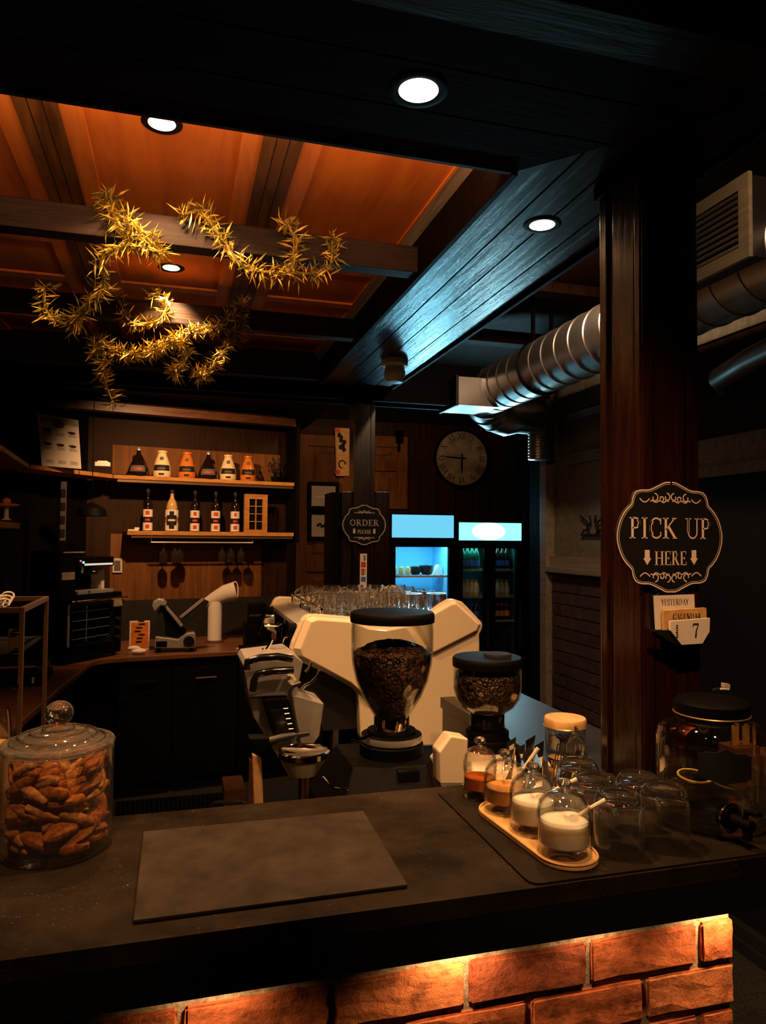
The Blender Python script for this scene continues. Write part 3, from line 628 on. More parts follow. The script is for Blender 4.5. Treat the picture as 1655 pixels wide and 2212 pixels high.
# back worktop and cabinets
wt = thing('worktop', 'brown wooden worktop curving along the rear and left walls', 'worktop', (0, 5.2, .885))
fe = [Vector((.98, 5.215, 0)), Vector((.695, 5.16, 0)), Vector((.43, 5.095, 0)), Vector((.1, 5.045, 0)), Vector((-.3, 4.985, 0))]
cc = arc(-.34, 4.80, .17, .17, 92, 182, 8)
fe += [Vector((x, y, 0)) for x, y in cc] + [Vector((-.56, 4.2, 0)), Vector((-.62, 3.4, 0)), Vector((-.66, 2.6, 0))]
bk = [Vector((-1.14, 2.6, 0)), Vector((-1.14, 5.0, 0)), rk(LXA-.1, .24, 0), rk(LXB, .24, 0)]
b = MB(); b.prism([p+EZ*.885 for p in fe+bk], (0, 0, .035)); b.build('worktop_slab', 'back_top', wt, bevel=.006)
gcab = 'black base cabinets under the rear worktop'
for i, (a, c, lb) in enumerate([(Vector((.97, 5.25, 0)), Vector((.42, 5.135, 0)), 'black base cabinet at the right end of the rear worktop'),
        (Vector((.41, 5.133, 0)), Vector((-.02, 5.07, 0)), 'black base cabinet with a slim metal handle below the slicer'),
        (Vector((-.03, 5.068, 0)), Vector((-.36, 5.018, 0)), 'black base cabinet nearest the curve of the rear worktop'),
        (Vector((-.60, 4.7, 0)), Vector((-.66, 3.9, 0)), 'black base cabinet under the left run of brown worktop, farther one'),
        (Vector((-.66, 3.89, 0)), Vector((-.70, 2.7, 0)), 'black base cabinet under the left run of brown worktop, nearer one')]):
    t = thing('base_cabinet', lb, 'cabinet', ((a+c)/2)); d = (c-a).normalized(); n = Vector((d.y, -d.x, 0))
    if i < 3 and n.y < 0: n = -n
    if i >= 3 and n.x > 0: n = -n
    dp = .33 if i < 3 else .42
    b = MB(); b.prism([a+EZ*.08, c+EZ*.08, c+n*dp+EZ*.08, a+n*dp+EZ*.08], (0, 0, .804)); b.build('carcass', 'black_wood', t)
    b = MB(); a2, c2 = a+d*.006-n*.02+EZ*.09, c-d*.006-n*.02+EZ*.09; b.prism([a2, c2, c2+n*.0195, a2+n*.0195], (0, 0, .77)); dr = b.build('door', 'black_wood', t)
    mdl = (a2+c2)/2-n*.014
    b = MB(); b.tube([mdl-d*.07+EZ*.66, mdl+d*.07+EZ*.66], .006); h_ = b.build('handle', 'steel', dr)
    h_.data.materials[0] = M['bronze'] if i == 1 else M['black']
    b = MB(); b.prism([a+n*.04, c+n*.04, c+n*(dp-.02), a+n*(dp-.02)], (0, 0, .0795)); b.build('plinth', 'black_matt', t)
# ================================================================== LAMPS AND CEILING FITTINGS
def downlight(x, y, z, r, rb, label, dark=True):
    t = thing('recessed_downlight', label, 'ceiling light', (x, y, z-.006), 'recessed round downlights')
    b = MB(); b.lathe([(r, z-.0003), (r-.002, z-.0018), (rb+.010, z-.0022), (rb+.003, z-.0014), (rb+.003, z-.0003)], (x, y, 0), 40, caps=False)
    b.build('trim_ring', 'black' if dark else 'darkgrey', t, smooth=True)
    b = MB(); b.lathe([(rb+.003, z-.0012), (rb*.6, z-.0030), (.0001, z-.0035)], (x, y, 0), 32, caps=False); b.build('lens_or_hot_spot', 'bulb', t, smooth=True)
    return t
downlight(*L_SOFFIT[0], ZS, .056, .034, 'round downlight in the dark board soffit above the bar, topmost lamp')
downlight(*L_SOFFIT[1], ZS, .050, .030, 'round downlight in the dark side soffit, nearest the big post')
downlight(*L_CEIL[0], ZC-.0, .050, .030, 'round black-rimmed downlight in the orange ceiling, half hidden by the soffit edge')
downlight(*L_CEIL[1], ZC-.0, .050, .028, 'small black-rimmed downlight in the orange ceiling beyond the garland beam')
# smoke detector
p = onz(853, 778, ZS); t = thing('smoke_detector', 'cream smoke detector under the far end of the side soffit', 'smoke detector', (p.x, p.y, ZS-.10))
k = 1.0; b = MB(); b.lathe([(.062, ZS), (.062, ZS-.022), (.055, ZS-.03)], (p.x, p.y, 0), 28); b.build('base', 'white', t, smooth=True)
b = MB(); b.lathe([(.045, ZS-.03), (.045, ZS-.045), (.049, ZS-.05), (.049, ZS-.075), (.040, ZS-.088), (.036, ZS-.105), (.0001, ZS-.108)], (p.x, p.y, 0), 28); b.build('sensor_head', 'white', t, smooth=True)
# ventilation duct
DX, DZ, DR = 1.80, 2.597, .138
t = thing('ventilation_duct', 'large round galvanised duct with ridges running under the side ceiling', 'duct', (DX, 2.6, DZ-DR))
def pipe(x0, path, r, ridge=None): pass
b = MB(); y = .6; prof = []
while y < 3.90:
    prof += [(DR, y), (DR, y+.112), (DR+.004, y+.116), (DR+.004, y+.122)]; y += .126
b.lathe(prof, (DX, 0, DZ), 48, 'y', caps=False)
yend = y
b.build('main_pipe', 'duct', t, smooth=True)
b = MB(); pts = [Vector((DX, yend-.02, DZ))]
for i in range(0, 9):
    a = i/8*PI/2; pts.append(Vector((DX+.22-.22*math.cos(a), yend+.22*math.sin(a), DZ-.012*i)))
pts += [pts[-1]+Vector((.08, 0, 0)), pts[-1]+Vector((.62, .02, -.02))]
b.tube(pts, [DR]*len(pts[:-2])+[.115, .105], 40); b.build('elbow_pipe', 'duct', t, smooth=True)
for i in (3, 5, 7):
    c = pts[i]; tt = (pts[i+1]-pts[i-1]).normalized(); n = tt.cross(EZ).normalized(); u = n.cross(tt)
    q = MB(); q.tube([c+(n*math.cos(a)+u*math.sin(a))*(DR+.002) for a in [2*PI*k/32 for k in range(32)]], .004, 6, closed=True); q.build('seam_ring', 'duct', t, smooth=True)
for yy in (1.35, 3.35):
    q = MB(); q.tube([Vector((DX, yy, DZ))+Vector((math.cos(a), 0, math.sin(a)))*(DR+.006) for a in [2*PI*k/32 for k in range(32)]], .006, 6, closed=True)
    q.box(DX-.06, DX-.045, yy-.01, yy+.01, DZ+DR-.02, 2.95).box(DX+.045, DX+.06, yy-.01, yy+.01, DZ+DR-.02, 2.95); q.build('hanger_strap', 'black', t)
def grille_box(x0, x1, y0, y1, z0, z1, nsl, frame, label, nx=1):
    f_small = frame < .02
    g = thing('vent_box', label, 'air vent', ((x0+x1)/2, (y0+y1)/2, z0), 'air outlets on the duct')
    q = MB(); q.box(x0+.012, x1, y0, y1, z0, z1); q.build('housing', 'duct' if f_small else 'darkgrey', g)
    f = frame; q = MB()
    q.bbox(x0, x0+.014, y0-.008, y0+f, z0-.006, z1+.006, .002).bbox(x0, x0+.014, y1-f, y1+.008, z0-.006, z1+.006, .002)
    q.bbox(x0, x0+.014, y0+f, y1-f, z0-.006, z0+f, .002).bbox(x0, x0+.014, y0+f, y1-f, z1-f, z1+.006, .002)
    gf = q.build('grille_frame', 'grey_trim' if f > .02 else 'darkgrey', g)
    q = MB(); q.box(x0+.009, x0+.0125, y0+f, y1-f, z0+f, z1-f); q.build('grille_shadow', 'black_matt', gf)
    q = MB()
    for i in range(nsl):
        z = z0+f+(i+.5)*(z1-z0-2*f)/nsl
        q.box(x0+.001, x0+.010, y0+f, y1-f, z-.0012, z+.0012, Matrix.Rotation(.5, 3, 'Y'))
    q.build('slats', 'darkgrey' if f < .02 else 'steel', gf)
A, B = onx(985, 819, 1.5), onx(949, 891, 1.5)
grille_box(1.50, 1.78, 3.80, 4.07, 2.463, 2.625, 9, .008, 'small dark-slatted vent box at the far end of the round duct')
grille_box(1.60, 1.74, 1.73, 2.17, 2.545, 2.79, 9, .035, 'large framed slatted vent grille to the right of the big post')
b = MB(); cx, cy = 2.20, 4.06
prof = []
for i in range(9): prof += [(.062, 2.20+i*.019), (.069, 2.204+i*.019), (.069, 2.213+i*.019), (.062, 2.217+i*.019)]
b.lathe(prof, (cx-.04, cy, 0), 28); o = b.build('flexible_duct', 'duct', None, smooth=True); tag(o, 'short ribbed silver duct dropping below the far end of the round pipe', 'duct')
b = MB(); b.tube([(1.92, 1.9, 2.36), (2.0, 2.15, 2.365), (2.10, 2.42, 2.36), (2.22, 2.52, 2.36)], .045, 20); o = b.build('bent_pipe', 'bronze', None, smooth=True)
tag(o, 'thin dark bent pipe below the duct to the right of the big post', 'pipe')

# ================================================================== SIGNS
OUT = [(0, .89), (.10, .885), (.25, .82), (.40, .76), (.56, .75), (.66, .71), (.71, .62), (.735, .52), (.82, .44), (.91, .32), (.975, .16), (1, 0)]
def smooth_outline():
    q = OUT; full = [(x, y) for x, y in q] + [(x, -y) for x, y in q[::-1][1:]]
    full += [(-x, y) for x, y in full[::-1][1:-1]]
    res = []
    n = len(full)
    for i in range(n):
        p0, p1, p2, p3 = [Vector(full[(i+k) % n]) for k in (-1, 0, 1, 2)]
        for s in (0, .33, .66):
            res.append(.5*((2*p1)+(-p0+p2)*s+(2*p0-5*p1+4*p2-p3)*s*s+(-p0+3*p1-3*p2+p3)*s**3))
    return res
SO = smooth_outline()
def plaque(name, label, c, hw, lines, ex=EX, ey=EZ):
    t = thing(name, label, 'sign', (c.x, c.y, c.z-hw*.9)); nrm = ex.cross(ey)   # towards the viewer
    b = MB(); b.prism([c+ex*p.x*hw+ey*p.y*hw for p in SO], nrm*.006); b.build('board', 'black_matt', t)
    o = c+nrm*.0062
    b = MB(); q = [p*hw*.985 for p in SO]+[SO[0]*hw*.985, SO[1]*hw*.985]; b.ribbon(q, hw*.021, o, ex, ey)
    q = [p*hw*.95 for p in SO]+[SO[0]*hw*.95, SO[1]*hw*.95]; b.ribbon(q, hw*.006, o, ex, ey); b.build('border_line', 'sign_ink', t)
    for kind, s, dy, h, fit in lines:
        b = MB()
        if kind == 't': text(b, s, o+ey*dy*hw, ex, ey, h*hw, .06, fit*hw); b.build('lettering', 'sign_ink', t)
        if kind == 'f': flourish(b, o+ey*dy*hw, ex, ey, fit*hw, h, hw*.018); b.build('ornament', 'sign_ink', t)
        if kind == 'a':
            for sx in (-1, 1):
                cxx = s*sx*hw; w1, w2, hh = hw*.045, hw*.075, hw*.12
                bb = MB(); pts = [(-w1, hh), (w1, hh), (w1, -.01*hw), (w2, -.01*hw), (0, -hh), (-w2, -.01*hw), (-w1, -.01*hw)]
                bb.add([o+ex*(cxx+x)+ey*(dy*hw+y)+nrm*.0006 for x, y in pts], [tuple(range(7))]); bb.build('arrow', 'sign_ink', t)
    return t
c = ony(1448, 1160, 1.300); c.y = 1.305
plaque('pick_up_sign', 'black scalloped PICK UP HERE sign with arrows on the big post', c, .131,
       [('f', '', .60, 1, 1.15), ('t', 'PICK UP', .14, .33, 1.52), ('t', 'HERE', -.34, .22, .60), ('a', .44, -.33, 0, 0), ('f', '', -.62, -1, 1.15)])
c = ony(787, 1134, 3.945); c.y = 3.95
plaque('order_sign', 'small black scalloped ORDER PLEASE sign on the far post', c, .127,
       [('f', '', .56, 1, .95), ('t', 'ORDER', .10, .26, 1.34), ('t', 'PLEASE', -.30, .17, .62), ('a', .46, -.29, 0, 0), ('f', '', -.58, -1, .95)])
# calendar under the sign
p = ony(1475, 1340, 1.295)
t = thing('wooden_calendar', 'hanging card calendar showing YESTERDAY and 7 below the pick up sign', 'calendar', (p.x, 1.29, ony(1470, 1395, 1.29).z))
def card(nm, px, Y, m, th=.004, ob=None, par=t):
    P = [ony(x, y, Y) for x, y in px]; b = MB(); b.prism(P, (0, th, 0)); return b.build(nm, m, par)
card('holder_back', [(1405, 1285), (1500, 1284), (1502, 1366), (1410, 1366)], 1.309, 'black_matt', .004)
o = card('card', [(1413, 1287), (1500, 1284), (1503, 1358), (1418, 1360)], 1.300, 'white_paper'); b = MB()
text(b, 'YESTERDAY', ony(1458, 1300, 1.2995)-EY*.0003, EX, EZ, .0125, .04, .068, .8); b.build('lettering', 'ink', o)
o = card('card', [(1435, 1319), (1526, 1313), (1528, 1362), (1437, 1366)], 1.285, 'bamboo', .010); b = MB()
text(b, 'CALENDAR', ony(1484, 1331, 1.2845)-EY*.0003, EX, EZ, .0115, .04, .070, 1.1); b.build('lettering', 'ink', o)
o = card('card', [(1449, 1342), (1534, 1335), (1533, 1364), (1518, 1390), (1473, 1393), (1449, 1362)], 1.268, 'white_paper', .006); b = MB()
text(b, '7', ony(1503, 1361, 1.2675)-EY*.0003, EX, EZ, .028, .04, None, 1.0); b.build('number', 'ink', o)
b = MB()
for i in range(6):
    q = ony(1463, 1351+i*5, 1.2675); b.box(q.x-.002-.001*(i % 2), q.x+.002, q.y-.0006, q.y, q.z-.0012, q.z+.0012)
b.build('printed_dots', 'ink', o)
card('front_tray', [(1410, 1362), (1538, 1362), (1518, 1396), (1470, 1398)], 1.2745, 'black_matt', .009)
b = MB(); b.tube([ony(1415, 1287, 1.305), ony(1447, 1268, 1.303), ony(1482, 1284, 1.305)], .0008, 5); b.build('cord', 'darkgrey', t)

# ================================================================== CLOCK AND PICTURES ON THE BACK WALL
c = ony(997, 990, YB-.04); R_ = (ony(1055, 990, YB-.04)-ony(938, 990, YB-.04)).length/2
t = thing('wall_clock', 'large round weathered wall clock with roman numerals', 'clock', (c.x, c.y, c.z-R_))
b = MB(); b.lathe([(R_*.93, -.012), (R_*.97, -.03), (R_, -.02), (R_, .03), (.001, .03)], c, 48, 'y', caps=False); b.build('rim', 'black', t, smooth=True)
b = MB(); b.lathe([(R_*.95, -.005), (.0001, -.006)], c, 48, 'y', caps=False); b.build('face', 'clock_face', t)
NUM = ['XII', 'I', 'II', 'III', 'IIII', 'V', 'VI', 'VII', 'VIII', 'IX', 'X', 'XI']
o = c-EY*.008
for i, s in enumerate(NUM):
    a = i*PI/6; ey = Vector((math.sin(a), 0, math.cos(a))); ex = Vector((math.cos(a), 0, -math.sin(a)))
    b = MB(); text(b, s, o+ey*R_*.76, ex, ey, R_*.20, .0, None, .9); b.build('numeral', 'ink', t)
def hand(ang, ln, w_, nm):
    a = math.radians(ang); ey = Vector((math.sin(a), 0, math.cos(a))); ex = Vector((math.cos(a), 0, -math.sin(a)))
    b = MB(); b.ribbon([Vector((0, -.15*R_)), Vector((0, ln*R_*.6)), Vector((0, ln*R_))], [w_, w_*1.3, w_*.4], o-EY*.003, ex, ey); b.build(nm, 'ink', t)
hand(181, .50, .016, 'hour_hand'); hand(273, .70, .012, 'minute_hand')
b = MB()
for k in range(60):
    a = k*PI/30; ey = Vector((math.sin(a), 0, math.cos(a))); ex = Vector((math.cos(a), 0, -math.sin(a))); b.ribbon([Vector((0, R_*.89)), Vector((0, R_*.93))], .003, o, ex, ey)
b.build('minute_ticks', 'ink', t)
b = MB(); b.sphere(c-EY*.015, .012); b.build('hub', 'ink', t)
# tin poster behind the far post, leaning frame pair
def quad(px, Y): return [ony(x, y, Y) for x, y in px]
t = thing('tin_poster', 'tall vintage tin poster with red corners half hidden by the far post', 'poster', ony(745, 1027, YB-.05))
b = MB(); b.prism(quad([(724, 924), (775, 926), (775, 1028), (726, 1028)], YB-.05), (0, .01, 0)); b.build('sheet', 'bamboo', t)
b = MB()
for (x, y) in ((733, 940), (737, 951), (741, 962), (736, 966), (743, 971), (737, 945), (744, 955)):
    q = ony(x, y, YB-.051); b.sphere(q, .02, 8, (1, .1, 1.2))
b.build('printed_leaves', 'ink', t)
b = MB()
for (x, y) in ((728, 930), (728, 1020)): q = ony(x, y, YB-.0515); b.box(q.x-.02, q.x+.03, q.y, q.y+.001, q.z-.02, q.z+.02)
b.build('corner_marks', 'red', t)
b = MB(); q = ony(739, 1003, YB-.052); b.tube([q+Vector((math.cos(a)*.03, 0, math.sin(a)*.035)) for a in [k*PI/8 for k in range(13)]], .006, 6); b.build('printed_ring', 'ink', t)
for (x0, x1, y0, y1, lb, spec_) in ((665, 732, 1042, 1100, 'upper black framed picture on the back wall left of the far post', 0), (665, 732, 1104, 1166, 'lower black framed picture with a red mark left of the far post', 1)):
    t = thing('picture_frame', lb, 'picture', ony((x0+x1)/2, y1, YB-.05), 'two framed pictures left of the far post')
    A = ony(x0, y1, YB-.05); B = ony(x1, y0, YB-.05); f = .03
    b = MB(); b.bbox(A.x, B.x, A.y-.02, A.y+.01, B.z-f, B.z, .003).bbox(A.x, B.x, A.y-.02, A.y+.01, A.z, A.z+f, .003).bbox(A.x, A.x+f, A.y-.02, A.y+.01, A.z+f, B.z-f, .003).bbox(B.x-f, B.x, A.y-.02, A.y+.01, A.z+f, B.z-f, .003)
    b.build('frame', 'black', t); b = MB(); b.box(A.x+f, B.x-f, A.y-.002, A.y+.005, A.z+f, B.z-f); b.build('mount', 'paper_grey', t)
    b = MB(); mx, mz = (A.x+B.x)/2, (A.z+B.z)/2
    if spec_:
        for k in range(7): b.sphere((mx-.05+.018*k, A.y-.004, mz+.012*math.sin(k*2)), .014, 8, (1, .1, 1))
        b.build('drawing', 'ink', t); b = MB(); b.box(mx+.02, mx+.075, A.y-.007, A.y-.003, mz-.02, mz+.02); b.build('red_mark', 'red', t)
    else:
        b.box(mx-.07, mx+.07, A.y-.005, A.y-.0025, mz-.02, mz-.008); b.build('drawing', 'white', t)
# coat hook on the right wall
c = onx(1283, 1140, XR-.012); t = thing('antler_hook', 'small dark antler-shaped wall hook on the pale right wall', 'hook', c)
b = MB(); b.box(XR-.022, XR-.001, c.y-.13, c.y+.13, c.z-.045, c.z-.035)
for s in (-1, 1):
    b.tube([Vector((XR-.02, c.y+s*u, c.z+v)) for u, v in ((.03, -.04), (.06, -.01), (.05, .03), (.09, .05), (.13, .07))], .006, 6)
    b.tube([Vector((XR-.02, c.y+s*u, c.z+v)) for u, v in ((.06, -.01), (.02, .03), (.03, .07))], .006, 6)
    b.tube([Vector((XR-.02, c.y+s*u, c.z+v)) for u, v in ((.11, -.035), (.09, -.01), (.06, -.02))], .005, 6)
b.build('hook_body', 'ink', t)
# dark curtain beside the fridges
b = MB(); n = 60; vs = []; fs = []
for i in range(n+1):
    x = 3.15+.75*i/n; y = 6.32+.035*math.sin(i*1.05)
    vs += [(x, y, .02), (x, y, 2.9), (x, y+.012, 2.9), (x, y+.012, .02)]
for i in range(n): fs += [(4*i, 4*i+4, 4*i+5, 4*i+1), (4*i+3, 4*i+2, 4*i+6, 4*i+7), (4*i+1, 4*i+5, 4*i+6, 4*i+2)]
o = b.add(vs, fs).build('dark_curtain', 'black_matt', None, smooth=True); tag(o, 'floor-length black curtain to the right of the fridges', 'curtain')

# ================================================================== FRIDGES
def fridge(x0, x1, z1, sz, dbl, label, sign, inner, frame_z):
    Y0, Y1 = 5.95, 6.44
    t = thing('display_fridge', label, 'fridge', ((x0+x1)/2, 6.2, 0))
    b = MB(); w = .035
    b.box(x0, x0+w, Y0+.05, Y1, .08, z1).box(x1-w, x1, Y0+.05, Y1, .08, z1).box(x0+w, x1-w, Y1-.03, Y1, .08, z1).box(x0+w, x1-w, Y0+.05, Y1-.03, z1-.03, z1).box(x0+w, x1-w, Y0+.05, Y1-.03, .08, .3)
    b.box(x0+w, x1-w, Y0+.05, Y1-.03, z1-sz-.03, z1-sz); b.box(x0+.02, x1-.02, Y0+.08, Y1-.03, 0, .08); b.build('cabinet', 'black', t)
    b = MB(); b.box(x0+w+.001, x1-w-.001, Y1-.036, Y1-.0305, .3, z1-sz-.03).box(x0+w+.0005, x0+w+.006, Y0+.06, Y1-.036, .3, z1-sz-.03).box(x1-w-.006, x1-w-.0005, Y0+.06, Y1-.036, .3, z1-sz-.03); b.build('liner', inner, t)
    b = MB(); b.bbox(x0-.004, x1+.004, Y0-.006, Y0+.05, z1-sz-.012, z1+.008, .008); sb = b.build('sign_box', 'black', t)
    b = MB(); b.bbox(x0+.012, x1-.012, Y0-.012, Y0-.004, z1-sz+.006, z1-.01, .003); b.build('lit_sign', sign, sb)
    doors = [(x0+.004, x1-.004)] if not dbl else [(x0+.004, (x0+x1)/2-.002), ((x0+x1)/2+.002, x1-.004)]
    zt, zb = z1-sz-.02, .25
    for a, c_ in doors:
        f = .045 if not dbl else .05; ft = frame_z
        b = MB(); b.box(a, a+f, Y0, Y0+.045, zb, zt).box(c_-f, c_, Y0, Y0+.045, zb, zt).box(a+f, c_-f, Y0, Y0+.045, zt-ft, zt).box(a+f, c_-f, Y0, Y0+.045, zb, zb+f)
        d = b.build('door', 'black', t); b = MB(); b.box(a+f, c_-f, Y0+.018, Y0+.022, zb+f, zt-ft); b.build('pane', 'pane', d)
        b = MB(); b.bbox(c_-.03, c_-.012, Y0-.018, Y0-.001, zb+.5, zb+.9, .003); b.build('handle', 'darkgrey', d)
    return t
FL = (ony(843, 1200, 5.95).x, ony(982, 1200, 5.95).x); FR = (ony(988, 1200, 5.95).x, ony(1128, 1200, 5.95).x)
zL1, zR1 = ony(912, 1110, 5.95).z, ony(1060, 1127, 5.95).z
sL, sR = zL1-ony(912, 1163, 5.95).z, zR1-ony(1060, 1169, 5.95).z
fridge(FL[0], FL[1], zL1, sL, False, 'tall black glass-door fridge with blue glowing interior and plain blue light panel', 'sign_blue', 'fridge_white', .055)
fridge(FR[0], FR[1], zR1, sR, True, 'black two-door drinks fridge with bright white lamp in its cyan light panel', 'sign_white', 'fridge_dark', .045)
zc_ = zR1-sR/2; xc_ = (FR[0]+FR[1])/2
par = [o for o in bpy.data.objects if o.name.startswith('sign_box')][-1]
b = MB(); b.sphere((xc_-.02, 5.935, zc_), .16, 32, (1.0, .035, sR/2/.16*.88)); b.build('lens_or_hot_spot', 'lens_or_hot_spot', par, smooth=True)  # glow of the lamp behind the diffuser, modelled as an emissive dome
area('fridge_lamp', ((FL[0]+FL[1])/2, 6.05, zL1-sL-.05), .45, .04, 5.0, (.25, .75, 1.0), ((FL[0]+FL[1])/2, 6.25, .6))
area('fridge_lamp', ((FR[0]+FR[1])/2, 6.05, zR1-sR-.05), .45, .04, 1.6, (.25, .9, .85), ((FR[0]+FR[1])/2, 6.25, .6))
l_ = area('sign_boost_light', ((FR[0]+FR[1])/2, 5.90, zc_), .5, .12, 2.2, (.40, .85, 1.0), (1.25, 3.0, 2.5)); l_.data.spread = 1.1  # added area lights strengthen the signs' sheen on soffit and duct
l_ = area('sign_boost_light', ((FL[0]+FL[1])/2, 5.90, zL1-.1), .5, .15, 1.8, (.28, .78, 1.0), (1.1, 3.0, 2.4)); l_.data.spread = 1.1
downlight(-.20, .30, 2.95, .056, .034, 'added out-of-view downlight in the customer-side ceiling, left of the other')  # fitting made up for the added cookie jar spot
downlight(1.36, 1.30, 2.95, .050, .030, 'added hidden downlight in the side ceiling nearest the post')  # fitting made up for the added grille spot
downlight(1.34, 2.5, 2.95, .050, .030, 'round downlight in the side ceiling beyond the post')
downlight(.50, .30, 2.95, .056, .034, 'round downlight in the customer-side ceiling before the bar')
gs = 'wire shelves inside the fridges'
def fshelf(x0, x1, z, m, lb):
    b = MB(); b.box(x0+.045, x1-.045, 6.00, 6.012, z-.018, z)
    b.box(x0+.045, x1-.045, 6.38, 6.39, z-.008, z)
    for i in range(9): xx = x0+.05+(x1-x0-.1)*i/8; b.box(xx-.002, xx+.002, 6.012, 6.38, z-.006, z)
    o = b.build('fridge_shelf', m, None); recenter(o); tag(o, lb, 'shelf', gs)
zs1 = ony(910, 1243, 6.0).z; fshelf(FL[0], FL[1], zs1, 'white', 'white wire shelf inside the blue-lit fridge, upper one')
zs2 = zs1-.33; fshelf(FL[0], FL[1], zs2, 'white', 'white wire shelf inside the blue-lit fridge, lower one')
xm = (FR[0]+FR[1])/2
zr = [ony(1060, y, 6.0).z for y in (1230, 1287, 1340)]
for i, z in enumerate(zr):
    nm = ('top', 'middle', 'bottom')[i]
    fshelf(FR[0]-.01, xm+.03, z, 'steel', 'pale shelf behind the left door of the two-door fridge, %s one' % nm)
    fshelf(xm-.03, FR[1]+.01, z, 'steel', 'pale shelf behind the right door of the two-door fridge, %s one' % nm)
def drink(name, prof, mat_, capm, lab, labz, label, cat, grp):
    t = thing(name, label, cat, (0, 0, 0), grp)
    b = MB(); b.lathe(prof, (0, 0, 0), 16); b.build('body', mat_, t, smooth=True)
    if lab: b = MB(); b.lathe([(labz[2], labz[0]), (labz[2], labz[1])], (0, 0, 0), 16, caps=False); b.build('paper_label', lab, t)
    if capm: h = prof[-1][1]; b = MB(); b.lathe([(.0145, h-.012), (.0145, h+.006)], (0, 0, 0), 12); b.build('cap', capm, t)
    return t
BP = [(.030, 0), (.031, .01), (.031, .12), (.024, .15), (.012, .175), (.012, .21)]
SP = [(.028, 0), (.029, .01), (.029, .085), (.020, .11), (.013, .12), (.013, .135)]
rows = [('green_glass', 'darkgrey', 'blue', BP, 'green glass drink bottles behind the left door, top shelf', 'green glass drink bottle on the top shelf behind the left fridge door', 0, 0),
        ('bottle_dark', 'blue', None, BP, 'blue-labelled bottles behind the right door, top shelf', 'dark bottle with a blue label on the top shelf behind the right fridge door', 0, 1),
        ('bottle_cream', 'steel', 'paper_grey', SP, 'small jars behind the left door, middle shelf', 'small pale jar on the middle shelf behind the left fridge door', 1, 0),
        ('bottle_cream', 'steel', 'paper_grey', SP, 'small jars behind the right door, middle shelf', 'small pale jar on the middle shelf behind the right fridge door', 1, 1),
        ('bottle_dark', 'blue', 'blue', SP, 'small dark bottles behind the left door, bottom shelf', 'small dark bottle on the bottom shelf behind the left fridge door', 2, 0),
        ('bottle_dark', 'red', 'orange', SP, 'small dark cans behind the right door, bottom shelf', 'small dark red-labelled bottle on the bottom shelf behind the right fridge door', 2, 1)]
for bm_, cap_, lab_, pr_, grp_, lb_, sh, side in rows:
    lab_ = lab_ if lab_ else ('blue' if side and sh == 0 else None)
    first = drink('drink_bottle' if sh != 1 else 'drink_jar', pr_, bm_, cap_, lab_, (.03, .08, .0318 if pr_ is BP else .0297), lb_, 'bottle' if sh != 1 else 'jar', grp_)
    xa, xb = (FR[0]+.075, xm-.06) if side == 0 else (xm+.06, FR[1]-.075)
    k = 0
    for j in range(2):
        for i in range(4):
            loc = (xa+(xb-xa)*(i+.5)/4+RND.uniform(-.003, .003), 6.07+j*.09, zr[sh]+.0005)
            if k == 0: first.location = loc
            else: dup(first, loc)
            k += 1
# food in the blue-lit fridge
zz = zs1
for i in range(5):
    x = FL[0]+.085+.062*i if i < 3 else None
    if x is None: continue
    lb = 'small lidded glass jar on the upper shelf of the blue-lit fridge'
    if i == 0: jf = drink('preserve_jar', [(.024, 0), (.025, .06), (.022, .068)], 'bottle_cream', 'white', None, None, lb, 'jar', 'small jars in the blue-lit fridge'); jf.location = (x, 6.10, zz)
    else: dup(jf, (x, 6.10, zz))
def bowl(name, x, y, z, r, h, m, fill, label):
    t = thing(name, label, 'bowl', (x, y, z)); b = MB()
    b.lathe([(r*.55, z), (r*.85, z+h*.4), (r, z+h), (r*.95, z+h), (r*.78, z+h*.42), (.001, z+.01)], (x, y, 0), 24); b.build('shell', m, t, smooth=True)
    b = MB(); b.sphere((x, y, z+h*.80), r*.8, 14, (1, 1, .45)); b.build('filling', fill, t, smooth=True)
xw = FL[1]-FL[0]
bowl('salad_bowl', FL[0]+xw*.50, 6.15, zz, .06, .07, 'darkgrey', 'floor', 'dark bowl in the middle of the blue-lit fridge shelf')
bowl('salad_bowl', FL[0]+xw*.68, 6.16, zz, .065, .08, 'darkgrey', 'floor', 'dark bowl on the right of the blue-lit fridge shelf')
b = MB(); q = Vector((FL[0]+xw*.83, 6.1, zz)); b.prism([q+Vector((-.05, 0, 0)), q+Vector((.05, 0, 0)), q+Vector((.03, 0, .075)), q+Vector((.01, 0, .09))], (0, .08, 0)); o = b.build('sandwich_pack', 'white', None); recenter(o); tag(o, 'wedge-shaped sandwich pack on the blue-lit fridge shelf', 'food pack')
bowl('food_tub', FL[0]+xw*.62, 6.12, zs2, .045, .05, 'white', 'white', 'white tub on the lower shelf of the blue-lit fridge')
bowl('food_tub', FL[0]+xw*.80, 6.12, zs2, .06, .06, 'darkgrey', 'darkgrey', 'dark oval tub on the lower shelf of the blue-lit fridge')
b = MB()
for i in range(5):
    for j in range(6):
        for k in (0, 1): b.box(FL[0]+.07+i*.035+k*.01, FL[0]+.078+i*.035+k*.01, 6.396, 6.3999, zz+.14+j*.028+k*.01, zz+.148+j*.028+k*.01)
o = b.build('punched_panel', 'white', None); recenter(o); tag(o, 'dotted pale panel at the back of the blue-lit fridge', 'panel')
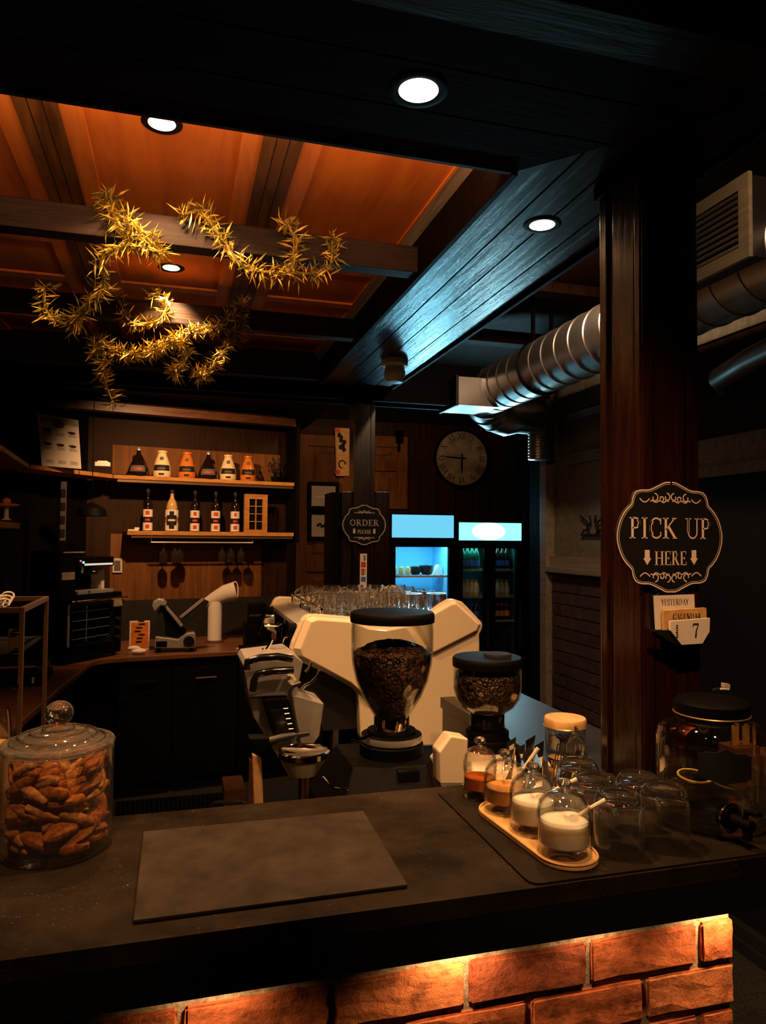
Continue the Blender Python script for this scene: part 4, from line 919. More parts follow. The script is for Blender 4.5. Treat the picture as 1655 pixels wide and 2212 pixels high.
# price strip in front of the far post
P = ony(785, 1262, 3.6); t = thing('price_strip', 'narrow upright white card with red, yellow and blue blocks above the glass mugs', 'card', P)
A = ony(777, 1330, 3.6); B = ony(793, 1196, 3.6)
b = MB(); b.box(A.x, B.x, 3.6, 3.606, A.z, B.z); b.build('strip', 'white_paper', t)
for y0, y1, m in ((1214, 1225, 'red'), (1228, 1240, 'orange'), (1246, 1256, 'blue')):
    b = MB(); a_, c_ = ony(780, y1, 3.6), ony(790, y0, 3.6); b.box(a_.x, c_.x, 3.598, 3.5999, a_.z, c_.z); b.build('printed_block', m, t)
b = MB()
for k, yy in enumerate((1201, 1205, 1209, 1230, 1233, 1237, 1241)):
    q = ony(788 if k < 3 else 784, yy, 3.5975); b.box(q.x-.006, q.x+.006, 3.5975, 3.5985, q.z-.002, q.z+.002)
b.build('printed_marks', 'ink', t)
b = MB(); b.box(A.x+.01, B.x-.01, 3.606, 3.62, .93, A.z+.12); b.build('stand', 'darkgrey', t)
# ================================================================== SHELVES AND THEIR GOODS
def plank(name, pts, z, th, m, label, cat='shelf', group='oak wall shelves', edge=True):
    t = thing(name, label, cat, (sum(p[0] for p in pts)/len(pts), sum(p[1] for p in pts)/len(pts), z-th), group)
    b = MB(); b.prism([Vector((p[0], p[1], z-th)) for p in pts], (0, 0, th)); b.build('board', m, t, bevel=.002)
    return t
ZU, ZL_ = 2.145, 1.742
A0, A1 = rk(LXA, .0, 0), rk(LXB-.015, .0, 0)
tu = plank('wall_shelf', [A0, A1, rk(LXB-.015, .25, 0), rk(LXA, .25, 0)], ZU, .028, 'shelf_wood', 'upper straight oak shelf holding six wide syrup jars')
tl = plank('wall_shelf', [rk(lxof(275, 1148), 0, 0), rk(LXB-.015, 0, 0), rk(LXB-.015, .25, 0), rk(lxof(275, 1148), .25, 0)], ZL_, .03, 'shelf_wood', 'lower straight oak shelf holding five slim bottles')
F1 = onz(65, 1003, ZU); F1.z = 0; G1 = Vector((F1.x+.005, F1.y-.01, 0))
A0_ = A0-RD*.004
pts = [F1, A0_, rk(LXA-.01, .25, 0), Vector((F1.x-.17, F1.y+.30, 0))]
plank('wall_shelf', pts, ZU, .028, 'shelf_wood', 'upper angled oak shelf with the printed menu leaning on it')
H1 = onz(0, 962, ZU); H1.z = 0
plank('wall_shelf', [Vector((H1.x+.01, 3.95, 0)), Vector((F1.x-.004, F1.y-.01, 0)), Vector((F1.x-.22, F1.y+.2, 0)), Vector((-1.148, 4.9, 0)), Vector((-1.148, 3.95, 0))], ZU, .028, 'shelf_wood', 'upper oak shelf along the left wall at the picture edge')
q = onz(43, 1138, 1.745); plank('wall_shelf', [Vector((-1.148, q.y-.35, 0)), Vector((q.x, q.y-.35, 0)), Vector((q.x, q.y, 0)), Vector((-1.148, q.y, 0))], 1.765, .03, 'shelf_wood', 'lower short oak shelf on the left wall with a small ornament')
for (lxa, z, nm) in ((LXA, ZU, 'under the upper straight shelf'), (lxof(275, 1148), ZL_, 'under the lower straight shelf')):
    b = MB(); b.prism([rk(lxa+.03, .01, z-.050), rk(LXB-.02, .01, z-.050), rk(LXB-.02, .016, z-.050), rk(lxa+.03, .016, z-.050)], (0, 0, .018))
    o = b.build('light_rail', 'bronze', None); recenter(o); tag(o, 'slim metal light rail '+nm, 'rail')
def at_shelf(px, Y0, ly, z): return rk(lxof(px, 1100, Y0)*1.0, ly, z)
def lx_at(px, py, Y0): return lxof(px, py, Y0)
SJ = [(.060, 0), (.066, .008), (.066, .045), (.060, .09), (.046, .135), (.034, .165), (.031, .178), (.037, .184), (.037, .196), (.030, .198), (.030, .19), (.001, .188)]
def syrup_jar(px, m, label, dark=False, w=1.0):
    ly = .065; p = rk(lxof(px, 1020, 5.6+.065), ly, ZU+.001)
    t = thing('syrup_jar', label, 'jar', p, 'wide syrup jars on the upper shelf')
    pr = SJ if not dark else [(.074, 0), (.078, .01), (.072, .05), (.052, .10), (.030, .145), (.016, .165), (.014, .19), (.018, .192), (.018, .2), (.008, .215), (.001, .216)]
    b = MB(); b.lathe([(r*w, h) for r, h in pr], (0, 0, 0), 28); b.v = [v+p for v in b.v]; b.build('jar_body', m, t, smooth=True)
    def patch(z0, z1, ang, mm, nm, off=.0012):
        q = MB(); n = 12; vs = []; fs = []
        a0 = math.radians(-90-3-ang/2)
        def rad(z):
            for (r0, h0), (r1, h1) in zip(pr, pr[1:]):
                if h0 <= z <= h1: return (r0+(r1-r0)*(z-h0)/(h1-h0))*w+off
            return .05
        for i in range(n+1):
            a = a0+math.radians(ang)*i/n
            for z in (z0, (z0+z1)/2, z1): r = rad(z); vs.append(p+Vector((r*math.cos(a), r*math.sin(a), z)))
        for i in range(n): fs += [(3*i, 3*i+3, 3*i+4, 3*i+1), (3*i+1, 3*i+4, 3*i+5, 3*i+2)]
        q.add(vs, fs).build(nm, mm, t, smooth=True)
    if not dark:
        patch(.045, .088, 120, 'ink', 'paper_label'); patch(.054, .068, 50, 'ink_soft', 'label_print', .002); patch(.012, .026, 34, 'ink', 'small_label'); patch(.125, .15, 34, 'ink_soft', 'neck_mark')
    else:
        patch(.03, .075, 90, 'ink_soft', 'paper_label'); patch(.045, .055, 55, 'red', 'label_print', .002)
        b = MB(); b.lathe([(.019, .19), (.019, .2), (.008, .216)], p, 14); b.build('stopper', 'steel', t, smooth=True)
    return t
syrup_jar(299, 'bottle_dark', 'dark conical syrup bottle with a stopper, leftmost on the upper shelf', True)
syrup_jar(350, 'juice_cream', 'cream wide-mouthed syrup jar standing left of an orange one')
syrup_jar(404, 'juice_orange', 'orange wide-mouthed syrup jar between a cream jar and a dark bottle')
syrup_jar(450, 'bottle_dark', 'dark conical syrup bottle with a stopper between the orange and cream jars', True)
syrup_jar(493, 'juice_cream', 'cream wide-mouthed syrup jar right of the second dark bottle', False, .95)
syrup_jar(536, 'juice_orange', 'orange wide-mouthed syrup jar, rightmost on the upper shelf', False, .92)
# dried plant at the shelf end
p = rk(lxof(597, 1010, 5.7), .12, ZU+.001); t = thing('dried_plant', 'dark dried sprig in a small pot at the right end of the upper shelf', 'plant', p)
b = MB(); b.lathe([(.03, 0), (.038, .05), (.034, .05), (.001, .045)], p, 16); b.build('pot', 'black', t)
b = MB()
for i in range(26):
    a = RND.uniform(0, 2*PI); r = RND.uniform(.02, .07); h = RND.uniform(.08, .2); q = p+Vector((r*math.cos(a), r*math.sin(a), h))
    b.tube([p+EZ*.04, p+Vector((r*.4*math.cos(a), r*.4*math.sin(a), h*.6)), q], .0016, 4); b.sphere(q, .008, 6, (1, .5, 1.4))
b.build('sprigs', 'darkgrey', t)
BT = [(.036, 0), (.038, .006), (.038, .19), (.034, .215), (.018, .245), (.0135, .26), (.0135, .305), (.016, .307), (.016, .322), (.001, .323)]
def slim_bottle(px, label, pale=False, sh=1):
    p = rk(lxof(px, 1142, 5.68), .085, ZL_+.001)
    t = thing('slim_bottle', label, 'bottle', p, 'slim bottles on the lower shelf'); k = .88 if not pale else 1.0
    pr = [(r*k, h*.96) for r, h in BT] if not pale else [(.036, 0), (.044, .01), (.048, .06), (.044, .11), (.038, .15), (.042, .18), (.034, .215), (.016, .25), (.013, .27), (.013, .30), (.001, .305)]
    b = MB(); b.lathe(pr, p, 24); b.build('bottle_body', 'bottle_dark' if not pale else 'bottle_cream', t, smooth=True)
    b = MB(); b.lathe([(.0155, .285), (.0155, .312), (.001, .313)], p, 14); b.build('cap', 'darkgrey', t, smooth=True)
    r = .0350 if not pale else .0485
    def wrap(z0, z1, m, nm, ang=360, off=0):
        q = MB(); a0 = -90-ang/2
        n = 16; vs = []; fs = []
        for i in range(n+1):
            a = math.radians(a0+ang*i/n); 
            for z in (z0, z1): vs.append(p+Vector(((r+off)*math.cos(a), (r+off)*math.sin(a), z)))
        for i in range(n): fs.append((2*i, 2*i+2, 2*i+3, 2*i+1))
        q.add(vs, fs).build(nm, m, t, smooth=True)
    wrap(.004, .062, 'white_paper', 'lower_label', 170); wrap(.105, .160, 'white_paper', 'upper_label', 170)
    if not pale: wrap(.062, .105, 'ink', 'dark_band', 150)
    else: wrap(.045, .12, 'ink', 'dark_band', 90, .002)
    for z0, z1, a in ((.018, .048, 44), (.12, .15, 30+sh*8)): wrap(z0, z1, 'red' if not pale else 'ink', 'label_print', a, .001+(.002 if pale else 0))
    wrap(.075, .09, 'red' if not pale else 'paper_grey', 'band_print', 60, .001+(.003 if pale else 0))
slim_bottle(319, 'slim dark bottle with white and red label, leftmost on the lower shelf', False, 2)
slim_bottle(371, 'pale rounded bottle with a cream label, second on the lower shelf', True)
slim_bottle(421, 'slim dark bottle with white and red label right of the pale bottle', False, 1)
slim_bottle(466, 'slim dark bottle with white and red label, third from the small wooden window frame', False, 3)
bpy.data.objects[[o.name for o in bpy.data.objects if o.name.startswith('slim_bottle')][-1]]['label'] = 'slim dark white-and-red-labelled bottle, second to the left of the wooden window frame'
slim_bottle(508, 'slim dark bottle with white and red label right beside the small wooden window frame', False, 0)
# small wooden window-shaped ornament
X0, X1 = lxof(529, 1100, 5.65), lxof(578, 1100, 5.65); t = thing('window_ornament', 'small oak ornament shaped like a window with eight dark panes', 'ornament', rk((X0+X1)/2, .05, ZL_))
h = .30; wd = X1-X0; f = .038
def rbox(b, a, c, y0, y1, z0, z1): return b.prism([rk(a, y0, z0), rk(c, y0, z0), rk(c, y1, z0), rk(a, y1, z0)], (0, 0, z1-z0))
b = MB(); z0 = ZL_+.001
rbox(b, X0, X0+f, .05, .08, z0, z0+h); rbox(b, X1-f, X1, .05, .08, z0, z0+h); rbox(b, X0+f, X1-f, .05, .08, z0, z0+.02); rbox(b, X0+f, X1-f, .05, .08, z0+h-f, z0+h); b.build('frame', 'shelf_wood', t)
b = MB(); rbox(b, X0+f, X1-f, .068, .074, z0+.02, z0+h-f); b.build('dark_panes', 'black_gloss', t)
b = MB(); xm_ = (X0+X1)/2; rbox(b, xm_-.004, xm_+.004, .055, .067, z0+.02, z0+h-f)
for k in (1, 2, 3): zz = z0+.02+(h-f-.02)*k/4+.004; rbox(b, X0+f, X1-f, .055, .067, zz-.003, zz+.003)
b.build('glazing_bars', 'shelf_wood', t)
# flat white things on the lower shelf end
p = rk(lxof(290, 1143, 5.65), .05, ZL_+.001); b = MB(); b.prism([rk(lxof(277, 1143), .01, ZL_+.001), rk(lxof(300, 1143), .01, ZL_+.001), rk(lxof(296, 1143), .10, ZL_+.001), rk(lxof(278, 1143), .10, ZL_+.001)], (0, 0, .010))
b.prism([rk(lxof(292, 1143), .03, ZL_+.011), rk(lxof(302, 1143), .02, ZL_+.011), rk(lxof(300, 1143), .06, ZL_+.011)], (.0, 0, .015)); o = b.build('folded_paper', 'white_paper', None); recenter(o); tag(o, 'folded white paper lying at the left end of the lower shelf', 'paper')
# menu board leaning on the angled shelf
def q_on(px, py, P, n): r = _ray(px, py); t_2 = ((P-Vector((0, 0, CZ))).dot(n))/r.dot(n); return r*t_2+Vector((0, 0, CZ))
MP = Vector((F1.x+.02, F1.y+.06, ZU)); n31 = Vector((-math.cos(a31), math.sin(a31), 0)); n31 = Vector((-.55, .83, 0)).normalized()
C4 = [q_on(x, y, MP, n31) for x, y in ((91, 998), (176, 1006), (169, 908), (80, 893))]
zmin = min(c.z for c in C4[:2]); 
for c in C4[:2]: c.z = ZU+.001
t = thing('menu_sheet', 'printed menu sheet with small sandwich drawings leaning on the angled shelf', 'menu', (C4[0]+C4[1])/2)
b = MB(); b.prism(C4, n31*.004); b.build('sheet', 'paper_grey', t)
def mp(u, v, off=.0008): return C4[0]*(1-u)*(1-v)+C4[1]*u*(1-v)+C4[2]*u*v+C4[3]*(1-u)*v - n31*off
b = MB(); b.add([mp(0.02, .86), mp(.98, .86), mp(.98, .98), mp(.02, .98)], [(0, 1, 2, 3)]); b.build('header_band', 'grey_trim', t)
b = MB(); b.add([mp(.5+.14*math.cos(a), .85+.075*math.sin(a), .0014) for a in [k*PI/10 for k in range(20)]], [tuple(range(20))]); b.build('badge', 'ink_soft', t)
b = MB()
for r in range(3):
    for c in range(3):
        u0, v0 = .08+c*.31, .62-r*.27
        if r < 2 and not (r == 0 and c == 1):
            b.add([mp(u0+.11+.10*math.cos(a), v0+.10+.028*math.sin(a)*(1.4 if a > PI else .7), .0012) for a in [k*PI/6 for k in range(12)]], [tuple(range(12))])
        for k in range(4 if r else 3):
            vv = v0+.045-k*.018; b.add([mp(u0+.02, vv), mp(u0+.20+.03*((k*7+c) % 2), vv), mp(u0+.20+.03*((k*7+c) % 2), vv+.006), mp(u0+.02, vv+.006)], [(0, 1, 2, 3)])
b.build('printed_items', 'ink', t)
p = (A0*.25+F1*.75)*1; p = F1*.28+A0*.72+Vector((0, .05, ZU+.001)); q = onz(220, 1006, ZU+.001); q.y += .03
b = MB(); b.bbox(q.x-.045, q.x+.045, q.y, q.y+.04, ZU+.001, ZU+.028, .003); b.bbox(q.x-.03, q.x+.03, q.y+.005, q.y+.035, ZU+.028, ZU+.036, .002); o = b.build('card_stack', 'white_paper', None); recenter(o); tag(o, 'small stack of white cards on the angled shelf right of the menu', 'cards')
# ornament on the left lower shelf
q = onz(17, 1124, 1.766); q.y -= .03; t = thing('shelf_ornament', 'small pale figurine with a flat top on the short left shelf', 'ornament', (q.x, q.y, 1.766))
b = MB(); b.lathe([(.022, 1.766), (.010, 1.775), (.009, 1.81), (.014, 1.82)], (q.x, q.y, 0), 14); b.build('stem', 'paper_grey', t, smooth=True)
b = MB(); b.lathe([(.014, 1.82), (.05, 1.828), (.052, 1.834), (.016, 1.84), (.016, 1.856), (.001, 1.864)], (q.x, q.y, 0), 18); b.build('top', 'orange_frame', t, smooth=True)
# hanging glass rack with stemmed glasses
zr0 = onr(440, 1172, 5.62).z
xa, xb = lxof(327, 1165, 5.62), lxof(547, 1165, 5.62)
t = thing('glass_rack', 'thin metal hanging rack below the lower shelf', 'rack', rk((xa+xb)/2, .06, zr0))
b = MB(); b.tube([rk(xa, .03, ZL_-.031), rk(xa, .03, zr0), rk(xb, .03, zr0), rk(xb, .03, ZL_-.031)], .006, 8)
b.tube([rk(xa, .15, ZL_-.031), rk(xa, .15, zr0), rk(xb, .15, zr0), rk(xb, .15, ZL_-.031)], .005, 8); b.build('rails', 'steel', t)
WG = [(.032, 0), (.033, .002), (.006, .006), (.0035, .012), (.0035, .05), (.012, .06), (.030, .085), (.033, .12), (.028, .16), (.0265, .16), (.0315, .12), (.028, .088), (.010, .063), (.001, .06)]
wine = None; names = ['leftmost of the hanging stemmed glasses', 'second hanging stemmed glass from the left', 'third hanging stemmed glass from the left', 'hanging stemmed glass at the left of the right-hand trio', 'middle hanging stemmed glass of the right-hand trio', 'rightmost of the hanging stemmed glasses']
for px, nm in zip((353, 378, 391, 480, 499, 521), names):
    p = rk(lxof(px, 1200, 5.66), .06 if px != 391 else .10, zr0+.004)
    if not wine:
        wine = thing('stemmed_glass', 'upside-down clear glass, '+nm, 'glass', (0, 0, 0), 'stemmed glasses hanging in the rack')
        b = MB(); b.lathe([(r, -h) for r, h in WG], (0, 0, 0), 20, caps=False); b.build('bowl_and_stem', 'real_glass', wine, smooth=True); wine.location = p
    else: dup(wine, p, None, 'upside-down clear glass, '+nm)
b = MB(); c0 = onr(243, 1206, 5.85); c1 = onr(264, 1237, 5.85)
n_ = -RN
b.prism([onr(243, 1237, 5.84), onr(264, 1237, 5.84), onr(264, 1206, 5.84), onr(243, 1206, 5.84)], RN*.006); o = b.build('wall_notice', 'paper_grey', None)
b2 = MB(); b2.prism([onr(247, 1232, 5.835), onr(260, 1232, 5.835), onr(260, 1211, 5.835), onr(247, 1211, 5.835)], RN*.002); k = b2.build('print', 'ink_soft', o); tag(o, 'small pale notice on the dark wall beside the ovens', 'notice')
OFF_Z = None

# ================================================================== REAR WORKTOP APPLIANCES
WT = .921
def lay(px, py, z=WT): return onz(px, py, z)
# countertop oven
A, B = lay(150, 1424), lay(290, 1399)
A = Vector((-.64, 4.70, WT)); B = Vector((-.335, 5.09, WT))
dd = (B-A).normalized(); nn = Vector((-dd.y, dd.x, 0))
W = (B-A).length; ZO = ony(150, 1296, A.y).z
t = thing('countertop_oven', 'black countertop oven with a long chrome handle and glass door', 'oven', (A+B)/2)
def ob(b, u0, u1, v0, v1, z0, z1): return b.prism([A+dd*u0+nn*v0+EZ*(z0-WT), A+dd*u1+nn*v0+EZ*(z0-WT), A+dd*u1+nn*v1+EZ*(z0-WT), A+dd*u0+nn*v1+EZ*(z0-WT)], (0, 0, z1-z0))
b = MB(); ob(b, 0, W, .02, .36, WT+.02, ZO+.02); b.build('body', 'black', t, bevel=.006)
b = MB(); ob(b, .01, W-.10, .0, .019, WT+.10, ZO-.01); d = b.build('door', 'black_gloss', t)
b = MB(); ob(b, .045, W-.13, -.003, -.0005, WT+.13, ZO-.05); b.build('window', 'glass_dark', d)
b = MB(); b.tube([A+dd*.01-nn*.035+EZ*(ZO-.015-WT), A+dd*(W-.01)-nn*.035+EZ*(ZO-.015-WT)], .007, 10); ob(b, .012, .03, -.035, 0, ZO-.022, ZO-.008); ob(b, W-.03, W-.012, -.035, 0, ZO-.022, ZO-.008); b.build('handle', 'chrome', d)
b = MB()
for k in range(4):
    zz = WT+.15+k*.055; ob(b, .05, W-.14, -.0055, -.0035, zz, zz+.003)
ob(b, .10+.06, .164, -.0055, -.0035, WT+.13, ZO-.05); b.build('wire_rack', 'steel', d)
b = MB(); ob(b, W-.10+.004, W-.004, .0, .019, ZO-.075, ZO-.03); b.build('control_panel', 'grey_trim', t)
for k in range(3):
    c = A+dd*(W-.05)+EZ*(.12+k*.06); b = MB(); b.tube([c+nn*.018, c-nn*.014], .014, 16); b.build('knob', 'darkgrey', t)
b = MB(); ob(b, .012, .028, -.004, .0, WT+.11, ZO-.03); b.build('edge_trim', 'steel', t)
for u, v in ((.04, .05), (W-.04, .05), (.04, .33), (W-.04, .33)): b = MB(); c = A+dd*u+nn*v; b.lathe([(.012, WT), (.012, WT+.02)], (c.x, c.y, 0), 10); b.build('foot', 'black', t)
# coffee machine sitting on the oven
ZB = ZO+.021; t = thing('small_coffee_machine', 'small dark coffee machine with green and red lights on top of the oven', 'coffee machine', A+dd*.15+nn*.15+EZ*(ZB-WT))
H = ony(150, 1190, 4.85).z-ZB
b = MB(); ob(b, .0, .13, .06, .30, ZB, ZB+H); ob(b, .13, W-.06, .20, .30, ZB, ZB+H-.04); ob(b, .13, W-.06, .04, .20, ZB+H-.10, ZB+H-.04); b.build('body', 'black', t, bevel=.004)
b = MB(); ob(b, .13, W-.06, .04, .19, ZB, ZB+.02); b.build('drip_tray', 'steel', t)
b = MB(); ob(b, .015, .115, .052, .0595, ZB+H*.35, ZB+H*.52); b.build('front_grille', 'grey_trim', t)
b = MB(); ob(b, .02, .19, .05, .058, ZB+H-.012, ZB+H-.004); b.build('top_trim', 'steel', t)
b = MB(); ob(b, .18, W-.08, .033, .0395, ZB+H-.092, ZB+H-.080); b.build('lit_strip', 'led_white', t)
b = MB(); c = A+dd*.168+nn*.034+EZ*(ZB+H-.072-WT); b.tube([c, c+nn*.006], .007, 10); b.build('green_light', 'led_green', t)
b = MB(); c = A+dd*.145+nn*.034+EZ*(ZB+H-.062-WT); b.tube([c, c+nn*.006], .005, 10); b.build('red_light', 'led_red', t)
b = MB(); ob(b, W-.105, W-.08, .10, .19, ZB+.022, ZB+H-.11); b.build('side_panel', 'paper_grey', t)
b = MB(); c = A+dd*.21+nn*.09; b.tube([c+EZ*(ZB+H-.10-WT), c+EZ*(ZB+H-.14-WT)], .022, 14); b.tube([c+EZ*(ZB+H-.13-WT), c-nn*.12+EZ*(ZB+H-.135-WT)], .008, 8); b.build('portafilter', 'chrome', t)
# dark pan-like machine in front of the oven on the left
q0 = Vector((-.78, 4.30, WT)); t = thing('sandwich_press', 'low dark sandwich press with metal fittings on the left worktop', 'grill', q0)
b = MB(); b.bbox(-1.0, -.66, 4.12, 4.42, WT, WT+.05, .01); b.build('base_plate', 'black', t)
b = MB(); b.bbox(-1.0, -.67, 4.14, 4.42, WT+.056, WT+.10, .012); l_ = b.build('lid_plate', 'darkgrey', t)
b = MB(); b.tube([(-.96, 4.13, WT+.09), (-.96, 4.08, WT+.11), (-.70, 4.08, WT+.11), (-.70, 4.13, WT+.09)], .008, 8); b.build('handle', 'chrome', l_)
for x in (-.95, -.71): b = MB(); b.lathe([(.013, WT+.02), (.013, WT+.05)], (x, 4.112, 0), 12); b.build('hinge_knob', 'chrome', t)
# strip of magnets high on the corner wall
a_, c_ = onz(127, 1042, 2.05), None
x_, y_ = -.86, 5.06
b = MB(); P1, P2 = ony(132, 1040, 5.0), ony(141, 1168, 5.0); b.box(P1.x, P2.x, 5.0, 5.012, P2.z, P1.z); t = b.build('wall_strip', 'ink_soft', None)
tag(t, 'narrow pale printed strip hanging high in the dark left corner', 'strip')
for k in range(4): b = MB(); zz = P1.z-.05-k*.085; b.box(P1.x+.004, P2.x-.004, 4.996, 4.9995, zz-.05, zz); b.build('printed_square', 'ink', t)
# lamp shade, faint
q = ony(198, 1105, 5.1); t = thing('pendant_shade', 'faint dark pendant lamp shade hanging left of the shelves', 'lamp', (q.x, q.y, q.z-.03))
b = MB(); b.lathe([(.10, q.z-.03), (.085, q.z+.02), (.03, q.z+.05), (.012, q.z+.06)], (q.x, q.y, 0), 24, caps=False); b.build('shade', 'black', t, smooth=True)
b = MB(); b.tube([q+EZ*.05, Vector((q.x, q.y, 2.715))], .003, 6); b.build('cord', 'black', t)
# recipe card and small bag
q = lay(301, 1404); ch = (ony(300, 1341, q.y).z-WT)
t = thing('recipe_card', 'white-edged brown photo card standing between the oven and the slicer', 'card', q)
hw = .066; b = MB(); b.box(q.x-hw, q.x+hw, q.y, q.y+.004, WT, WT+ch); b.build('card', 'white_paper', t)
b = MB(); b.box(q.x-hw+.008, q.x+hw-.008, q.y-.0012, q.y-.0002, WT+.012, WT+ch-.01); b.build('photo', 'orange_frame', t)
b = MB()
for k in range(7): zz = WT+.05+k*.024; xx = RND.uniform(-.035, .01); b.box(q.x+xx, q.x+xx+.04, q.y-.002, q.y-.0013, zz, zz+.012)
b.build('print', 'ink', t)
b = MB(); c = lay(300, 1412); b.sphere((c.x, c.y-.03, WT+.02), .05, 14, (1.0, .6, .4)); b.sphere((c.x-.03, c.y-.025, WT+.04), .035, 12, (1.2, .6, .5)); o = b.build('crumpled_cloth', 'white_paper', None, smooth=True); recenter(o); tag(o, 'crumpled white cloth lying in front of the brown photo card', 'cloth')
# slicer / juicer with two raised arms
YS = 5.10
def sp(x, y, Y=YS): return ony(x, y, Y)
t = thing('electric_slicer', 'grey electric slicer with two raised arms forming an M on the rear worktop', 'slicer', Vector((sp(380, 1405).x, YS+.08, WT)))
def plate(pts, Y, th, m, nm, par=t, bev=.004): b = MB(); b.prism([ony(x, y, Y) for x, y in pts], (0, th, 0)); return b.build(nm, m, par, bevel=bev)
z_ = sp(380, 1404)
pl = [(334, 1403), (336, 1362), (342, 1320), (352, 1318), (360, 1372), (386, 1372), (402, 1366), (421, 1368), (422, 1398), (421, 1403)]
plate([(334, 1400), (336, 1375), (385, 1382), (404, 1368), (418, 1367), (423, 1372), (422, 1400)], YS, .16, 'steel', 'base')
plate([(336, 1377), (341, 1320), (350, 1312), (356, 1345), (358, 1380)], YS+.03, .10, 'darkgrey', 'motor_housing')
plate([(345, 1312), (356, 1308), (392, 1352), (402, 1360), (400, 1380), (358, 1380)], YS+.06, .03, 'black', 'blade_guard')
plate([(328, 1308), (331, 1300), (343, 1294), (354, 1296), (360, 1303), (357, 1309), (347, 1307), (334, 1321)], YS+.0, .12, 'steel', 'hood')
plate([(350, 1306), (356, 1304), (396, 1350), (391, 1356)], YS+.02, .05, 'steel', 'left_arm')
plate([(390, 1335), (440, 1294), (452, 1300), (446, 1309), (397, 1352)], YS+.02, .05, 'darkgrey', 'right_arm')
plate([(388, 1333), (392, 1336), (441, 1297), (438, 1292)], YS+.015, .06, 'steel', 'arm_edge', bev=.001)
c = sp(408, 1385); b = MB(); b.lathe([(.036, -.02), (.036, .0)], (c.x, YS, c.z), 24, 'y'); b.build('dial', 'black_gloss', t)
c = sp(349, 1391); b = MB(); b.box(c.x-.035, c.x+.035, YS-.01, YS-.0005, c.z-.02, c.z+.018); b.build('switch_plate', 'black', t)
for x in (342, 414): c = sp(x, 1402); b = MB(); b.lathe([(.014, WT), (.014, c.z+.012)], (c.x, YS+.04, 0), 12); b.build('foot', 'black', t)
for x in (342, 414): c = sp(x, 1402); b = MB(); b.lathe([(.014, WT), (.014, c.z+.012)], (c.x, YS+.13, 0), 12); b.build('foot', 'black', t)
# paper roll with a plastic sleeve on top
q = lay(464, 1388); R0 = .052; zt_ = ony(464, 1300, q.y).z
t = thing('paper_roll', 'tall upright white paper towel roll right of the slicer', 'paper roll', (q.x, q.y+.04, WT))
b = MB(); b.lathe([(R0, WT+.015), (R0, zt_), (.02, zt_), (.02, zt_-.02)], (q.x, q.y+.04, 0), 30, caps=False); b.build('roll', 'white_paper', t, smooth=True)
b = MB(); b.lathe([(.065, WT), (.065, WT+.014), (.01, WT+.0145)], (q.x, q.y+.04, 0), 24); b.build('stand', 'back_top', t, smooth=True)
YP = q.y+.04
t = thing('plastic_scoop', 'translucent grey plastic tube lying tilted across the top of the paper roll', 'plastic sleeve', ony(480, 1300, YP))
b = MB(); P = [ony(440, 1304, YP), ony(462, 1294, YP), ony(487, 1282, YP), ony(508, 1277, YP)]; b.tube(P, [.03, .05, .065, .072], 16, caps=False); o = b.build('sleeve', 'paper_grey', t, smooth=True)
b = MB(); e = P[-1]; q = MB(); q.tube([e+Vector((math.cos(a)*.022, 0, math.sin(a)*.072)) for a in [2*PI*k/20 for k in range(20)]], .004, 6, closed=True); q.build('rim', 'white', t)
# long thin utensils on the right of the worktop
a_, c_ = lay(510, 1403), lay(566, 1402); b = MB(); b.tube([a_+EZ*.006, c_+EZ*.006], .006, 8); o = b.build('metal_rod', 'steel', None); recenter(o); tag(o, 'thin metal rod lying at the right end of the rear worktop', 'utensil')
q = lay(585, 1400); q = Vector((.60, 5.3, WT)); t = thing('black_grinder', 'black upright machine in shadow at the right end of the rear worktop', 'appliance', q)
b = MB(); b.bbox(.47, .66, 5.25, 5.42, WT, WT+.16, .01).bbox(.50, .63, 5.3, 5.42, WT+.16, WT+.30, .01); b.build('body', 'black', t)
b = MB(); b.tube([(.50, 5.245, WT+.22), (.58, 5.245, WT+.22)], .007, 8); b.build('lever', 'chrome', t)
for i, x in enumerate((-.05, .33)):
    pass
# ================================================================== ESPRESSO MACHINE AND ITS BENCH
BZ = .93
b = MB(); b.bbox(.50, .838, 1.50, 3.25, BZ-.04, BZ, .004); t = thing('machine_bench', 'dark low bench behind the bar carrying the coffee machine and grinders', 'bench', (.67, 2.4, 0))
b.build('bench_top', 'black_matt', t)
b = MB(); b.box(.54, .832, 1.54, 3.2, 0, BZ-.0405); b.build('bench_base', 'fascia', t)
b = MB(); b.bbox(.30, .4995, 1.50, 1.90, BZ-.04, BZ, .004); b.build('bench_wing', 'black_matt', t)
YM = 2.45
MX0, MX1 = ony(650, 1400, YM).x, ony(1030, 1400, YM).x
t = thing('espresso_machine', 'big cream espresso machine with an angular winged side panel', 'espresso machine', (.72, YM+.3, BZ))
